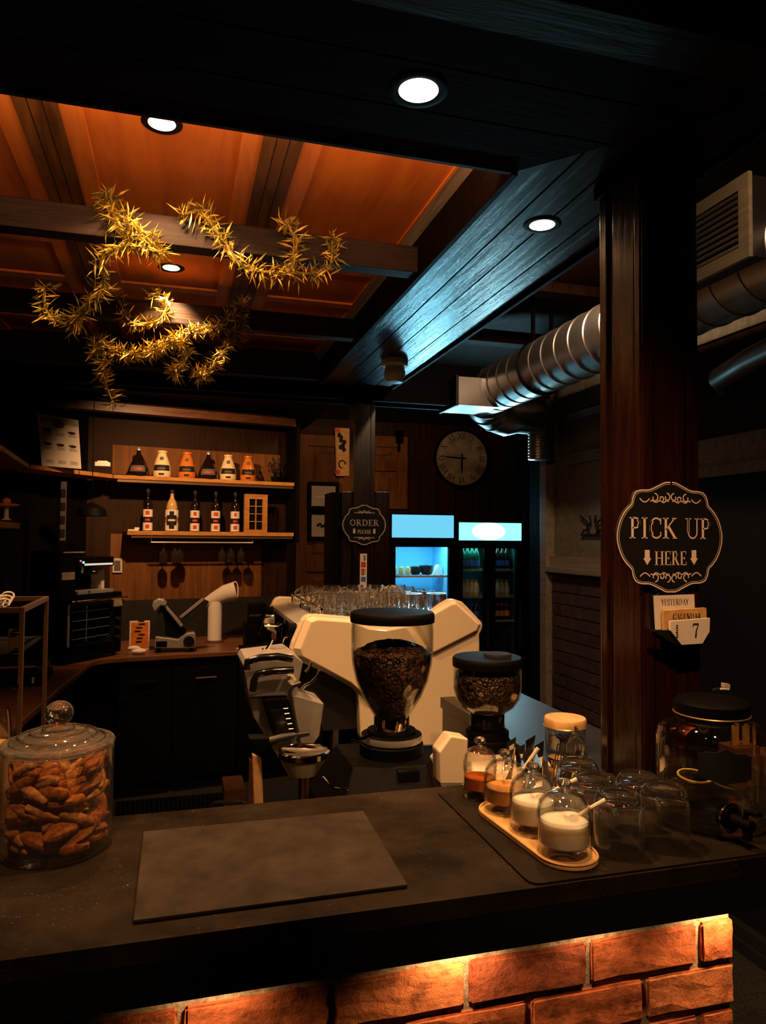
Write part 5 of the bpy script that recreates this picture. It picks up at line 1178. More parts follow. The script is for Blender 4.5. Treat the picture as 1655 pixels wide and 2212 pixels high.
# body behind the side panel
b = MB()
zt = ony(700, 1340, YM+.03).z
b.prism([(.50, YM+.05, BZ+.10), (.98, YM+.05, BZ+.10), (1.03, YM+.05, zt-.02), (.46, YM+.05, zt-.02)], (0, .72, 0)); 
b.build('body', 'darkgrey', t)
def side_panel(Y, th, back=False):
    px = [(629, 1403), (633, 1388), (654, 1340), (661, 1332), (672, 1328), (700, 1329), (757, 1334), (775, 1340), (797, 1350), (815, 1354), (838, 1353), (858, 1350), (881, 1344), (908, 1334), (936, 1321), (960, 1304), (974, 1296), (984, 1295), (999, 1300), (1015, 1316), (1040, 1343), (1044, 1350), (1041, 1362), (1036, 1371), (1037, 1395), (1036, 1425), (1028, 1480), (1018, 1540), (1010, 1600), (1006, 1612), (905, 1612), (786, 1612), (779, 1590), (777, 1552), (776, 1520), (773, 1501), (766, 1490), (752, 1481), (700, 1452), (650, 1430), (637, 1422), (631, 1414)]
    P = [ony(x, y, YM) for x, y in px]; P = [Vector((p.x, Y, max(p.z, BZ+.003))) for p in P]
    bb = MB(); bb.prism(P, (0, th, 0)); return bb.build('side_panel', 'cream', t, bevel=.006)
sp1 = side_panel(YM, .05)
sp2 = side_panel(YM+.77, .05)
def facet(px, h, inset=.86):
    P = [ony(x, y, YM) for x, y in px]; c = sum(P, Vector())/len(P); n = len(P)
    Q = [Vector((c.x+(p.x-c.x)*inset, YM-h, c.z+(p.z-c.z)*inset)) for p in P]
    P = [Vector((p.x, YM-.0005, p.z)) for p in P]
    bb = MB(); bb.add(P+Q, [(i, (i+1) % n, (i+1) % n+n, i+n) for i in range(n)]+[tuple(range(n, 2*n))]); return bb.build('panel_facet', 'cream', sp1, smooth=False, bevel=.003)
facet([(634, 1400), (660, 1336), (676, 1331), (757, 1337), (797, 1353), (838, 1357), (884, 1348), (925, 1400), (900, 1480), (800, 1520), (755, 1480), (700, 1450), (640, 1418)], .020, .90)
facet([(893, 1344), (974, 1299), (984, 1298), (1039, 1348), (1034, 1362), (930, 1415), (912, 1385)], .016, .88)
# top: cup tray, front rail, far edge
b = MB(); b.box(.47, 1.02, YM+.052, YM+.768, zt-.018, zt-.006); b.build('cup_tray', 'steel', t)
z_r = zt+.005
b = MB(); b.prism([(.402, YM+.052, zt-.03), (.478, YM+.052, zt-.006), (.478, YM+.052, zt+.004), (.40, YM+.052, zt-.012)], (0, .715, 0)); b.build('front_rail', 'steel', t, bevel=.002)
b = MB(); b.tube([(.49, YM+.06, zt+.035), (.49, YM+.76, zt+.035), (1.0, YM+.76, zt+.035)], .005, 8)
for y in (.08, .3, .52, .74): b.tube([(.49, YM+y, zt-.006), (.49, YM+y, zt+.035)], .004, 6)
b.build('cup_guard', 'chrome', t)
for k, y in enumerate((YM+.16, YM+.38, YM+.60)):
    b = MB(); b.lathe([(.038, zt-.15), (.038, zt-.10), (.045, zt-.10), (.045, zt-.05)], (.44, y, 0), 24); g = b.build('group_head', 'chrome', t, smooth=True)
    b = MB(); b.tube([(.44, y, zt-.165), (.44, y, zt-.15)], .036, 20); b.tube([(.41, y, zt-.155), (.34, y, zt-.165), (.25, y, zt-.175)], [.010, .012, .015], 10); b.build('portafilter', 'black', g, smooth=True)
for y in (YM+.07, YM+.70):
    b = MB(); b.tube([(.42, y, zt-.05), (.36, y, zt-.06), (.34, y, zt-.12), (.345, y-.01, zt-.27)], .005, 8); b.build('steam_wand', 'chrome', t, smooth=True)
    b = MB(); b.tube([(.40, y, zt-.03), (.375, y, zt-.03)], .018, 14); b.build('steam_knob', 'black', t)
b = MB(); b.bbox(.32, .50, YM+.06, YM+.75, BZ+.06, BZ+.10, .006); dt = b.build('drip_tray', 'black', t)
b = MB()
for k in range(20): y = YM+.08+k*.033; b.box(.33, .49, y, y+.006, BZ+.1005, BZ+.106)
for x in (.335, .41, .48): b.box(x, x+.004, YM+.08, YM+.72, BZ+.1065, BZ+.109)
b.build('drip_grate', 'steel', dt)
for x, y in ((.55, YM+.10), (.95-.15, YM+.10), (.55, YM+.7), (.80, YM+.7)): b = MB(); b.lathe([(.02, BZ), (.02, BZ+.099)], (x, y, 0), 12); b.build('foot', 'chrome', t)
# glass mugs on the machine
def mug(label):
    t = thing('glass_mug', label, 'mug', (0, 0, 0), 'clear glass mugs on top of the espresso machine')
    b = MB(); b.lathe([(.001, .001), (.030, .001), (.036, .008), (.041, .035), (.041, .06), (.036, .088), (.0335, .088), (.038, .06), (.038, .035), (.033, .014), (.001, .010)], (0, 0, 0), 24, caps=False); b.build('mug_body', 'real_glass', t, smooth=True)
    b = MB(); b.tube([Vector((.039+.030*math.sin(a), 0, .047+.028*math.cos(a))) for a in [PI*k/9 for k in range(10)]], .0045, 8); b.build('mug_handle', 'real_glass', t, smooth=True)
    return t
mz = zt-.0055; m0 = None
pos = []
for j in range(5):
    for i in range(5): pos.append((.545+.098*i+RND.uniform(-.004, .004), YM+.115+j*.125+RND.uniform(-.006, .006)))
rn = ['nearest row on the machine', 'second nearest row on the machine', 'middle row on the machine', 'second farthest row on the machine', 'farthest row on the machine']
cn = ['leftmost', 'second from the left', 'middle', 'second from the right', 'rightmost']
for k, (x, y) in enumerate(pos):
    lb = 'clear glass mug, %s, %s' % (rn[k//5], cn[k % 5])
    rot = RND.choice([PI*.9, PI*1.1, 0.3, -.5, PI*.75, PI])
    if k % 5 == 0: rot = PI+.25
    if m0 is None: m0 = mug(lb); m0.location = (x, y, mz); m0.rotation_euler.z = rot
    else: dup(m0, (x, y, mz), rot, lb)
# coffee grinders
def grinder(X, Y, R0, zt, zh, zr, body, label, bodyf, rr, fill, name='coffee_grinder', notch=False, prof=None):
    t = thing(name, label, 'coffee grinder', (X, Y, BZ)); H = zt-zh
    pr = prof or [(R0*.98, 1.0), (R0*1.0, .90), (R0*1.0, .70), (R0*.97, .55), (R0*.88, .38), (R0*.72, .22), (R0*.52, .08), (R0*.40, .0)]
    o_ = [(r, zh+h*H) for r, h in pr]; i_ = [(r-.003, z) for r, z in o_[::-1]]
    b = MB(); b.lathe(o_+i_, (X, Y, 0), 48, caps=False); b.build('hopper', 'glass', t, smooth=True)
    zf = zh+fill*H; q = [(r-.0045, z) for r, z in o_ if z < zf]; 
    for (r0, z0), (r1, z1) in zip(o_, o_[1:]):
        if z0 >= zf > z1: rf = r1+(r0-r1)*(zf-z1)/(z0-z1)-.0045
    n = 48; b = MB(); b.lathe([(rf, zf)]+q, (X, Y, 0), n, caps=False)
    # heaped bean surface
    vs = []; fs = []; R = 12
    for j in range(R):
        r = rf*(1-j/(R-1)); 
        for i in range(n): a = 2*PI*i/n; vs.append(Vector((X+r*math.cos(a), Y+r*math.sin(a), zf+.030*(1-(r/rf)**2)+RND.uniform(-.0022, .0022)*(1 if 0 < j else 0))))
    for j in range(R-1):
        for i in range(n): fs.append((j*n+i, j*n+(i+1) % n, (j+1)*n+(i+1) % n, (j+1)*n+i))
    b.add(vs, fs); b.build('coffee_beans', 'beans', t, smooth=True)
    b = MB(); b.lathe([(R0*1.02, zt-.006), (R0*1.03, zt+.006), (R0*1.02, zt+.014), (R0*.98, zt+.018), (R0*.3, zt+.019), (.001, zt+.0195)], (X, Y, 0), 48, caps=False); ld = b.build('lid', 'black', t, smooth=True)
    if notch:
        b = MB(); b.lathe([(R0*.42, 0), (R0*.40, .004), (.001, .0045)], (X+R0*.38, Y+.01, zt+.019), 24, caps=False); b.build('lid_flap', 'black_matt', ld)
    rn_ = pr[-1][0]
    b = MB(); b.lathe([(rn_+.001, zh+.005), (rn_+.003, zh), (rn_+.003, zh-.035), (rn_+.001, zh-.035)], (X, Y, 0), 32); b.build('neck_collar', 'chrome' if not notch else 'black_gloss', t, smooth=True)
    b = MB(); b.lathe([(rr*.80, zh-.028), (rr*.82, zh-.036), (rr, zh-.040), (rr, zh-.052), (rr*.96, zh-.056), (rr*1.05, zh-.060), (rr*1.05, zh-.085)], (X, Y, 0), 40); b.build('adjustment_ring', 'black', t, smooth=True)
    if not notch:
        b = MB(); b.lathe([(rr*1.0, zh-.0385), (rr*1.012, zh-.046), (rr*1.0, zh-.0535)], (X, Y, 0), 40, caps=False); b.build('ring_trim', 'steel', t, smooth=True)
        b = MB(); b.tube([(X-rr*.8, Y-.03, zh-.034), (X-rr*1.5, Y-.04, zh-.040)], [.005, .004], 8); b.build('ring_lever', 'chrome', t)
    bodyf(t, zh-.085)
    return t
def body_big(t, z):
    X, Y = .497, 1.66
    b = MB(); lo = [(.355, 1.50), (.47, 1.475), (.55, 1.475), (.595, 1.53), (.595, 1.80), (.355, 1.80)]
    mid = [(.325, 1.49), (.46, 1.462), (.56, 1.462), (.60, 1.52), (.60, 1.82), (.325, 1.82)]
    top = [(.385, 1.59), (.445, 1.56), (.55, 1.56), (.575, 1.60), (.575, 1.77), (.385, 1.77)]
    vs = []
    zz = [BZ, z-.11, z]
    for l, z_ in zip((lo, mid, top), zz): vs += [(x, y, z_) for x, y in l]
    fs = [(5, 4, 3, 2, 1, 0), tuple(range(12, 18))]
    for k in (0, 6):
        for i in range(6): fs.append((k+i, k+(i+1) % 6, k+6+(i+1) % 6, k+6+i))
    b.add(vs, fs).build('body', 'black', t, bevel=.004)
    b = MB(); b.bbox(.475, .525, 1.535, 1.60, z-.07, z-.002, .004); b.build('chute', 'black_gloss', t)
    b = MB(); b.bbox(.50, .545, 1.455, 1.4615, z-.15, z-.125, .001); b.build('display', 'black_gloss', t)
grinder(.497, 1.665, .0985, 1.508, 1.276, 0, None, 'large coffee grinder with a full glass hopper of dark beans and black body', body_big, .072, .66)
def body_small(t, z):
    b = MB(); lo = [(.655, 1.53), (.79, 1.53), (.82, 1.58), (.82, 1.83), (.655, 1.83)]; top = [(.675, 1.60), (.765, 1.585), (.80, 1.62), (.80, 1.79), (.675, 1.79)]
    vs = [(x, y, BZ) for x, y in lo]+[(x-.005, y-.005, z-.05) for x, y in lo]+[(x, y, z) for x, y in top]
    fs = [(4, 3, 2, 1, 0), tuple(range(10, 15))]
    for k in (0, 5):
        for i in range(5): fs.append((k+i, k+(i+1) % 5, k+5+(i+1) % 5, k+5+i))
    b.add(vs, fs).build('body', 'cream', t, bevel=.004)
grinder(.755, 1.69, .0855, 1.388, 1.262, 0, None, 'smaller coffee grinder with a rounded glass hopper and cream body', body_small, .054, .80, notch=True,
        prof=[(.084, 1.0), (.0855, .8), (.0855, .5), (.080, .32), (.066, .16), (.046, .05), (.040, 0)])
# white folded paper leaning left of the small grinder
b = MB(); P = [ony(x, y, 1.50) for x, y in ((952, 1694), (1008, 1694), (1012, 1596), (975, 1590), (950, 1625))]; b.prism(P, (0, .05, 0)); o = b.build('cream_cube', 'cream', None, bevel=.003); recenter(o); tag(o, 'cream faceted block between the two grinders behind the bar', 'box')
# ---- steel work station left of the machine
YK = 2.2
t = thing('steel_station', 'tilted brushed steel work station with black bow handles left of the espresso machine', 'work station', Vector((.30, YK+.1, 0)))
def pp(px, Y, th, m, nm, par, bev=.003): bb = MB(); bb.prism([ony(x, y, Y) for x, y in px], (0, th, 0)); return bb.build(nm, m, par, bevel=bev)
pp([(525, 1436), (532, 1425), (632, 1412), (655, 1430), (640, 1502), (538, 1506)], YK, .22, 'steel', 'upper_cabinet', t)
pp([(537, 1507), (640, 1503), (700, 1520), (690, 1590), (655, 1640), (603, 1640), (580, 1600), (548, 1550)], YK+.04, .16, 'steel', 'lower_cabinet', t)
b = MB(); b.tube([ony(x, y, YK-.03) for x, y in ((534, 1446), (534, 1430), (560, 1421), (600, 1418), (632, 1424))], .011, 10); b.build('bow_handle', 'black_gloss', t, smooth=True)
b = MB(); b.tube([ony(x, y, YK-.04) for x, y in ((546, 1493), (549, 1470), (556, 1456), (590, 1449), (634, 1447))], .011, 10); b.build('bow_handle', 'black_gloss', t, smooth=True)
k_ = pp([(569, 1514), (574, 1510), (622, 1508), (640, 1560), (650, 1585), (592, 1592)], YK-.02, .05, 'black', 'keypad', t, .006)
pp([(583, 1534), (611, 1530), (628, 1580), (600, 1586)], YK-.023, .0028, 'black_gloss', 'screen', k_, .0005)
b = MB()
for k in range(5): a_, c_ = ony(612+k*3, 1531+k*11, YK-.0265), ony(622+k*3, 1530+k*11, YK-.0265); b.tube([a_, c_], .0016, 5)
b.build('keys', 'steel', k_)
pp([(622, 1460), (634, 1460), (642, 1470), (630, 1483), (621, 1473)], YK-.03, .03, 'cream', 'white_knob', t)
# scoop arm and drain bowl
t = thing('rinse_bowl', 'cream rinse bowl with a chrome rim standing on a copper pipe', 'sink bowl', Vector((.375, 2.05, .0)))
c = ony(657, 1635, 2.05); zb = ony(657, 1670, 2.05).z; zt2 = ony(657, 1632, 2.05).z
b = MB(); b.lathe([(.001, zb), (.045, zb), (.056, zb+.02), (.068, zt2-.003), (.064, zt2-.003), (.05, zb+.02), (.001, zb+.01)], (c.x, 2.05, 0), 32, caps=False); b.build('bowl', 'cream', t, smooth=True)
b = MB(); b.lathe([(.066, zt2-.003), (.073, zt2), (.073, zt2+.014), (.066, zt2+.017), (.060, zt2+.012), (.001, zt2+.010)], (c.x, 2.05, 0), 32, caps=False); b.build('rim', 'chrome', t, smooth=True)
b = MB(); b.tube([(c.x, 2.05, zb), (c.x, 2.05, .0)], .016, 14); b.build('pipe', 'copper', t, smooth=True)
t = thing('long_scoop', 'dark metal scoop handle rising from the rinse bowl', 'scoop', Vector((c.x, 2.05, zt2)))
b = MB(); b.tube([ony(x, y, 2.03) for x, y in ((648, 1612), (641, 1580), (632, 1530), (626, 1495), (632, 1482), (650, 1476))], .006, 8); b.build('shaft', 'darkgrey', t, smooth=True)
b = MB(); b.tube([ony(x, y, 2.03) for x, y in ((583, 1602), (610, 1594), (640, 1588), (668, 1584))], [.013, .012, .009, .008], 10); b.build('side_handle', 'darkgrey', t, smooth=True)
b = MB(); b.prism([ony(x, y, 2.03) for x, y in ((538, 1595), (582, 1594), (578, 1618), (566, 1630), (552, 1622))], (0, .05, 0)); o = b.build('black_cup', 'black', None, bevel=.004); recenter(o); tag(o, 'small black tapered cup at the end of the dark scoop handle', 'cup')
# tangled chrome fittings by the machine front
t = thing('chrome_taps', 'small chrome tap fittings above the steel station', 'tap', ony(600, 1400, 2.35))
for px in ([(566, 1402), (573, 1408), (583, 1392), (588, 1380)], [(600, 1408), (603, 1402), (612, 1412)], [(571, 1350), (600, 1351), (606, 1345)], [(640, 1500), (660, 1480), (672, 1475), (685, 1462), (690, 1448)], [(660, 1452), (668, 1444), (672, 1430)]):
    b = MB(); b.tube([ony(x, y, 2.35) for x, y in px], .0055, 8); b.build('fitting', 'chrome', t, smooth=True)
b = MB(); b.prism([ony(x, y, 2.33) for x, y in ((574, 1410), (607, 1408), (609, 1413), (576, 1416))], (0, .05, 0)); b.build('blue_cloth', 'blue', t)
for i, (px, lb, m) in enumerate(([[(604, 1600), (596, 1735)], 'long yellowish wooden slat leaning below the black cup', 'bamboo'], [[(556, 1625), (552, 1735)], 'brown wooden slat standing behind the yellowish one', 'back_top'])):
    pass
P = [ony(x, y, 2.3) for x, y in ((546, 1632), (565, 1640), (602, 1745), (582, 1745))]; P[2].z = P[3].z = .001; b = MB(); b.prism(P, (0, .03, 0)); o = b.build('wooden_plank', 'bamboo', None); recenter(o); tag(o, 'long yellowish wooden slat leaning below the black cup', 'plank')
P = [ony(x, y, 2.45) for x, y in ((540, 1640), (556, 1660), (562, 1745), (542, 1745))]; P[2].z = P[3].z = .001; b = MB(); b.prism(P, (0, .03, 0)); o = b.build('wooden_plank', 'back_top', None); recenter(o); tag(o, 'short brown wooden slat standing left of the yellowish slat', 'plank')
# floor things beyond the bar
A, B = onz(484, 1738, .0), onz(530, 1735, 0); A.y = B.y = 4.45; A, B = ony(484, 1740, 4.45), ony(530, 1738, 4.45)
b = MB(); zt3 = ony(500, 1705, 4.45).z; b.bbox(A.x, B.x, 4.45, 4.7, .0, max(zt3, .08), .004); o = b.build('wooden_crate', 'back_top', None); recenter(o); tag(o, 'small brown wooden crate on the floor beyond the bar', 'crate')
b = MB(); P = [onz(x, y, .012) for x, y in ((250, 1765), (250, 1732), (482, 1712), (482, 1745))]; b.prism([Vector((p.x, p.y, .001)) for p in P], (0, 0, .012)); mt = b.build('rubber_mat', 'black', None); tag(mt, 'black ribbed rubber mat on the floor beyond the bar', 'mat')
b = MB()
for k in range(24):
    u = k/23; a_ = P[0].lerp(P[3], u); c_ = P[1].lerp(P[2], u); b.tube([Vector((a_.x, a_.y, .0135)), Vector((c_.x, c_.y, .0135))], .003, 4)
b.build('ribs', 'darkgrey', mt)
b = MB(); b.tube([ony(x, y, 1.50) for x, y in ((455, 1744), (463, 1735), (478, 1733), (500, 1735), (520, 1733), (530, 1738))], .004, 6); o = b.build('black_cable', 'black_gloss', None, smooth=True); tag(o, 'black glossy cable lying just behind the rear edge of the bar', 'cable')
b = MB(); b.tube([ony(x, y, 1.475) for x, y in ((698, 1678), (710, 1693), (722, 1703), (738, 1705), (748, 1704), (752, 1712))], .0025, 6); o = b.build('clear_cable', 'chrome', None, smooth=True); tag(o, 'thin shiny cord hanging beside the large grinder body', 'cable')

# ================================================================== ON THE BAR
b = MB(); zc = CT+.0005
P = [onz(x, y, CT) for x, y in ((950, 1718), (1140, 1912))]
xm0, xm1 = .519, 1.30
b.prism([(xm0, 1.40, zc), (xm0, 1.022, zc)]+[(xm0+.018-.018*math.cos(a), 1.018-.018*math.sin(a), zc) for a in (.5, 1.0, 1.5)]+[(xm1, 1.0, zc), (xm1, 1.40, zc)], (0, 0, .003)); o = b.build('bar_mat', 'mat_black', None); recenter(o); tag(o, 'thin black mat under the sugar jars and tumblers on the bar', 'mat')
ZM = CT+.0037
C_ = [(-.049, 1.345), (-.049, 1.040), (.338, 1.042), (.346, 1.342)]
b = MB(); b.prism([(x, y, CT+.0005) for x, y in C_], (0, 0, .006)); o = b.build('slate_board', 'slate', None, bevel=.0015); recenter(o); tag(o, 'large rectangular grey-brown slate board lying on the bar', 'board')
# cookie jar
JX, JY, JR = -.187, 1.325, .0885
t = thing('cookie_jar', 'big cylindrical glass jar with a knobbed lid full of biscotti', 'jar', (JX, JY, CT))
b = MB(); z = CT+.001
b.lathe([(.001, z), (JR*.90, z), (JR*.97, z+.004), (JR, z+.012), (JR, z+.155), (JR*.985, z+.163), (JR*.96, z+.168), (JR*.935, z+.168), (JR*.955, z+.160), (JR*.965, z+.150), (JR*.965, z+.014), (JR*.90, z+.008), (.001, z+.007)], (JX, JY, 0), 64, caps=False); b.build('jar_body', 'glass_jar', t, smooth=True)
b = MB(); zl = z+.166
b.lathe([(.001, zl+.004), (JR*.88, zl-.002), (JR*.97, zl+.001), (JR*1.01, zl+.006), (JR*.99, zl+.011), (JR*.86, zl+.013), (JR*.82, zl+.011), (JR*.76, zl+.013), (JR*.70, zl+.021), (JR*.66, zl+.019), (JR*.58, zl+.020), (JR*.50, zl+.027), (JR*.44, zl+.026), (JR*.30, zl+.029), (JR*.22, zl+.034), (JR*.18, zl+.037)], (JX, JY, 0), 64, caps=False); ld = b.build('lid', 'glass_lid', t, smooth=True)
b = MB(); b.sphere((JX, JY, zl+.056), .0235, 28, (1, 1, .88)); b.sphere((JX, JY, zl+.054), .015, 20, (1, 1, .85)); b.build('knob', 'real_glass', ld, smooth=True)
b = MB(); b.lathe([(JR*.975, zl-.006), (JR*1.0, zl-.003), (JR*.975, zl)], (JX, JY, 0), 64, caps=False); b.build('seal_ring', 'glass_lid', ld, smooth=True)
for q_, h_ in ((1.0, .006), (.84, .0125), (.69, .021), (.49, .027), (.27, .031)):
    b = MB(); b.tube([Vector((JX+JR*q_*math.cos(a), JY+JR*q_*math.sin(a), zl+h_)) for a in [2*PI*k/56 for k in range(56)]], .0022, 8, closed=True); b.build('lid_ridge', 'real_glass', ld, smooth=True)
# biscotti
def biscotto(seed, mt, L, Wd, Hh):
    r = random.Random(seed); bm = bmesh.new(); bmesh.ops.create_icosphere(bm, subdivisions=3, radius=1)
    for v in bm.verts:
        x, y, z = v.co; k = 1+.12*math.sin(x*4+seed)+.10*math.sin(y*7+seed*2+z*3)+r.uniform(-.09, .09)
        x = math.copysign(abs(x)**.75, x); z = math.copysign(abs(z)**.6, z)
        v.co = Vector((x*L/2, y*Wd/2*k+.12*Wd*math.sin(x*2.2+seed), z*Hh/2*k))
    bm.verts.index_update(); b = MB(); b.add([v.co.copy() for v in bm.verts], [tuple(v.index for v in f.verts) for f in bm.faces]); bm.free()
    o = b.build('biscotto', mt, None, smooth=True); return o
protos = [biscotto(1, 'cookie', .064, .027, .020), biscotto(2, 'cookie2', .058, .024, .016), biscotto(3, 'cookie', .050, .030, .022)]
k = 0; placed = []
R2 = random.Random(11)
for layer in range(9):
    zz = z+.018+layer*.0155
    for j in range(10):
        for tr in range(40):
            a = R2.uniform(0, 2*PI); rr = R2.uniform(.0, .050) if j > 5 else R2.uniform(.056, .066)
            x, y = JX+rr*math.cos(a), JY+rr*math.sin(a)
            if all((x-px)**2+(y-py)**2+((zz-pz)*1.6)**2 > .0240**2 for px, py, pz in placed): break
        else: continue
        if layer == 8 and j % 2: continue
        placed.append((x, y, zz))
        pr = protos[k % 3]; o = pr if k < 3 else pr.copy()
        if k >= 3: C.objects.link(o)
        tang = a+PI/2
        tilt = R2.uniform(-.5, .5) if layer < 7 else R2.uniform(-.8, .8)
        o.rotation_euler = (R2.uniform(-.6, .6), tilt, tang+R2.uniform(-.35, .35)); o.location = (x, y, zz)
        k += 1
        tag(o, 'golden brown biscotti piece inside the big glass jar', 'biscuit', 'biscotti in the glass jar')
# tray with glass-domed jars
t = thing('serving_tray', 'long rounded bamboo tray holding three glass-domed sugar jars', 'tray', (.612, 1.17, ZM))
def stad(x0, y0, x1, y1, r, n=14):
    d = (Vector((x1, y1))-Vector((x0, y0))); a0 = math.atan2(d.y, d.x); pts = []
    for i in range(n+1): a = a0-PI/2+PI*i/n; pts.append((x1+r*math.cos(a), y1+r*math.sin(a)))
    for i in range(n+1): a = a0+PI/2+PI*i/n; pts.append((x0+r*math.cos(a), y0+r*math.sin(a)))
    return pts
TA = (.617, 1.066, .602, 1.262)
b = MB(); b.prism([(x, y, ZM) for x, y in stad(*TA, .050)], (0, 0, .008)); b.build('board', 'bamboo', t, bevel=.002)
b = MB(); b.tube([(x, y, ZM+.009) for x, y in stad(*TA, .0485)], .0022, 6, closed=True); b.build('raised_lip', 'bamboo', t, smooth=True)
ZT = ZM+.0085
def dome_jar(x, y, z0, r, h, fm, fh, label, spoon=None, sp_m='cream'):
    t = thing('domed_jar', label, 'jar', (x, y, z0), 'glass-domed condiment jars')
    zj = z0+.0005; hj = h*.60
    b = MB(); b.lathe([(.001, zj), (r*.92, zj), (r, zj+.004), (r, zj+.010), (r*.95, zj+.014), (r*.93, zj+hj), (r*.90, zj+hj), (r*.90, zj+.018), (.001, zj+.014)], (x, y, 0), 40, caps=False); b.build('cup', 'glass_thick', t, smooth=True)
    b = MB(); n = 30; R = 6; b.lathe([(r*.60, zj+.015), (r*.885, zj+.019), (r*.885, zj+fh-.006), (r*.87, zj+fh)], (x, y, 0), n, caps=False)
    vs = []; fs = []
    for j in range(R):
        q = r*.87*(1-j/(R-1))
        for i in range(n): a = 2*PI*i/n; vs.append(Vector((x+q*math.cos(a), y+q*math.sin(a), zj+fh+(.006*(1-(q/r)**2)+.003*math.sin(a*2+j))*(0 if j == 0 else 1)*(0 if fm == 'tea' else 1))))
    for j in range(R-1):
        for i in range(n): fs.append((j*n+i, j*n+(i+1) % n, (j+1)*n+(i+1) % n, (j+1)*n+i))
    b.add(vs, fs); b.build('contents', fm, t, smooth=True)
    b = MB(); zd = zj+hj*.93; hd = zj+h-zd
    dp = [(r*.99, zd-.003), (r*1.0, zd), (r*.985, zd+hd*.30), (r*.90, zd+hd*.62), (r*.70, zd+hd*.86), (r*.42, zd+hd*.98), (.006, zd+hd)]
    b.lathe(dp+[(q-.002 if q > .006 else .002, z_-.002) for q, z_ in dp[::-1]], (x, y, 0), 40, caps=False); d = b.build('dome_lid', 'glass_thick', t, smooth=True)
    b = MB(); b.lathe([(.005, zd+hd), (.004, zd+hd+.004), (.010, zd+hd+.009), (.012, zd+hd+.014), (.009, zd+hd+.019), (.001, zd+hd+.021)], (x, y, 0), 20, caps=False); b.build('knob', 'real_glass', d, smooth=True)
    if spoon:
        t2 = thing('wooden_spoon', spoon[2], 'spoon', (x, y, zj+fh), 'pale spoons in the sugar jars')
        a_ = Vector((x, y, zj+fh-.004)); a_ = Vector(spoon[0]); c_ = Vector(spoon[1])
        b = MB(); b.tube([a_, a_.lerp(c_, .5)+EZ*.001, c_], [.0028, .0032, .0040], 8); b.build('handle', sp_m, t2, smooth=True)
        b = MB(); b.sphere(a_, .009, 12, (1.2, 1, .5)); b.build('bowl_end', sp_m, t2, smooth=True)
    return t
dome_jar(.6125, 1.066, ZT, .0445, .098, 'sugar', .052, 'glass-domed jar of white sugar at the near end of the tray', ((.632, 1.066, ZT+.055), ony(1308, 1728, 1.05), 'pale spoon sticking out to the right of the nearest sugar jar'))
dome_jar(.608, 1.165, ZT, .0415, .096, 'sugar', .050, 'glass-domed jar of white sugar in the middle of the tray', ((.625, 1.165, ZT+.055), ony(1246, 1683, 1.15), 'pale spoon sticking out of the middle sugar jar'))
dome_jar(.6005, 1.262, ZT, .040, .092, 'honey', .044, 'glass-domed jar of brown sugar at the far end of the tray', ((.62, 1.262, ZT+.05), ony(1163, 1616, 1.25), 'long pale spoon sticking up from the brown sugar jar'))
dome_jar(.593, 1.362, ZM, .0345, .098, 'tea', .040, 'narrow glass-domed jar of amber syrup just behind the tray')
# clear plastic picks and crumpled wrap behind the jars
t = thing('clear_wrap', 'crumpled clear plastic packets standing behind the domed jars', 'packet', (.68, 1.38, ZM))
for k in range(7):
    x, y = .655+.012*k, 1.37+.02*(k % 3); a_ = R2.uniform(-.5, .5); h = R2.uniform(.07, .115)
    b = MB(); b.add([(x-.015, y, ZM+.001), (x+.015, y+.01, ZM+.001), (x+.018+a_*.03, y+.004, ZM+h), (x-.010+a_*.03, y-.006, ZM+h*.93), (x+.004, y-.008, ZM+h*.5)], [(0, 1, 4), (1, 2, 4), (2, 3, 4), (3, 0, 4)]); b.build('packet', 'real_glass', t)
for k in range(2):
    x = .735+.012*k; b = MB(); b.tube([(x, 1.33, ZM+.001), (x+.006, 1.325, ZM+.06), (x+.012, 1.32, ZM+.105)], .0035, 8); b.build('clear_straw', 'real_glass', t, smooth=True)
# tumblers
tb = None
def tumbler(loc, h, r, label):
    t = thing('glass_tumbler', label, 'glass', loc, 'upturned clear tumblers on the bar')
    x, y, z = loc; b = MB()
    b.lathe([(r, z), (r*1.0, z+.003), (r*.985, z+h*.75), (r*.96, z+h*.86), (r*.88, z+h*.95), (r*.78, z+h), (r*.70, z+h), (r*.60, z+h-.006), (.001, z+h-.007), (.001, z+h-.011), (r*.74, z+h-.011), (r*.88, z+h*.84), (r*.955, z+h*.74), (r*.965, z+.003), (r*.965, z)], (x, y, 0), 48, caps=False)
    b.build('tumbler_wall', 'real_glass', t, smooth=True)
    b = MB(); b.tube([Vector((x+r*.74*math.cos(a), y+r*.74*math.sin(a), z+h)) for a in [2*PI*k/40 for k in range(40)]], .0018, 6, closed=True); b.build('base_ring', 'real_glass', t, smooth=True)
    return t
tumbler((.715, 1.068, ZM), .096, .0415, 'upturned clear tumbler beside the nearest sugar jar, left front one')
tumbler((.803, 1.066, ZM), .100, .0405, 'upturned clear tumbler at the bar edge next to the water dispenser')
tumbler((.728, 1.165, ZM), .092, .0405, 'upturned clear tumbler behind the left front tumbler')
tumbler((.818, 1.160, ZM), .088, .0405, 'upturned clear tumbler behind the right front tumbler, close to the post')
tumbler((.757, 1.265, ZM), .088, .0405, 'upturned clear tumbler farthest back, beside the post')
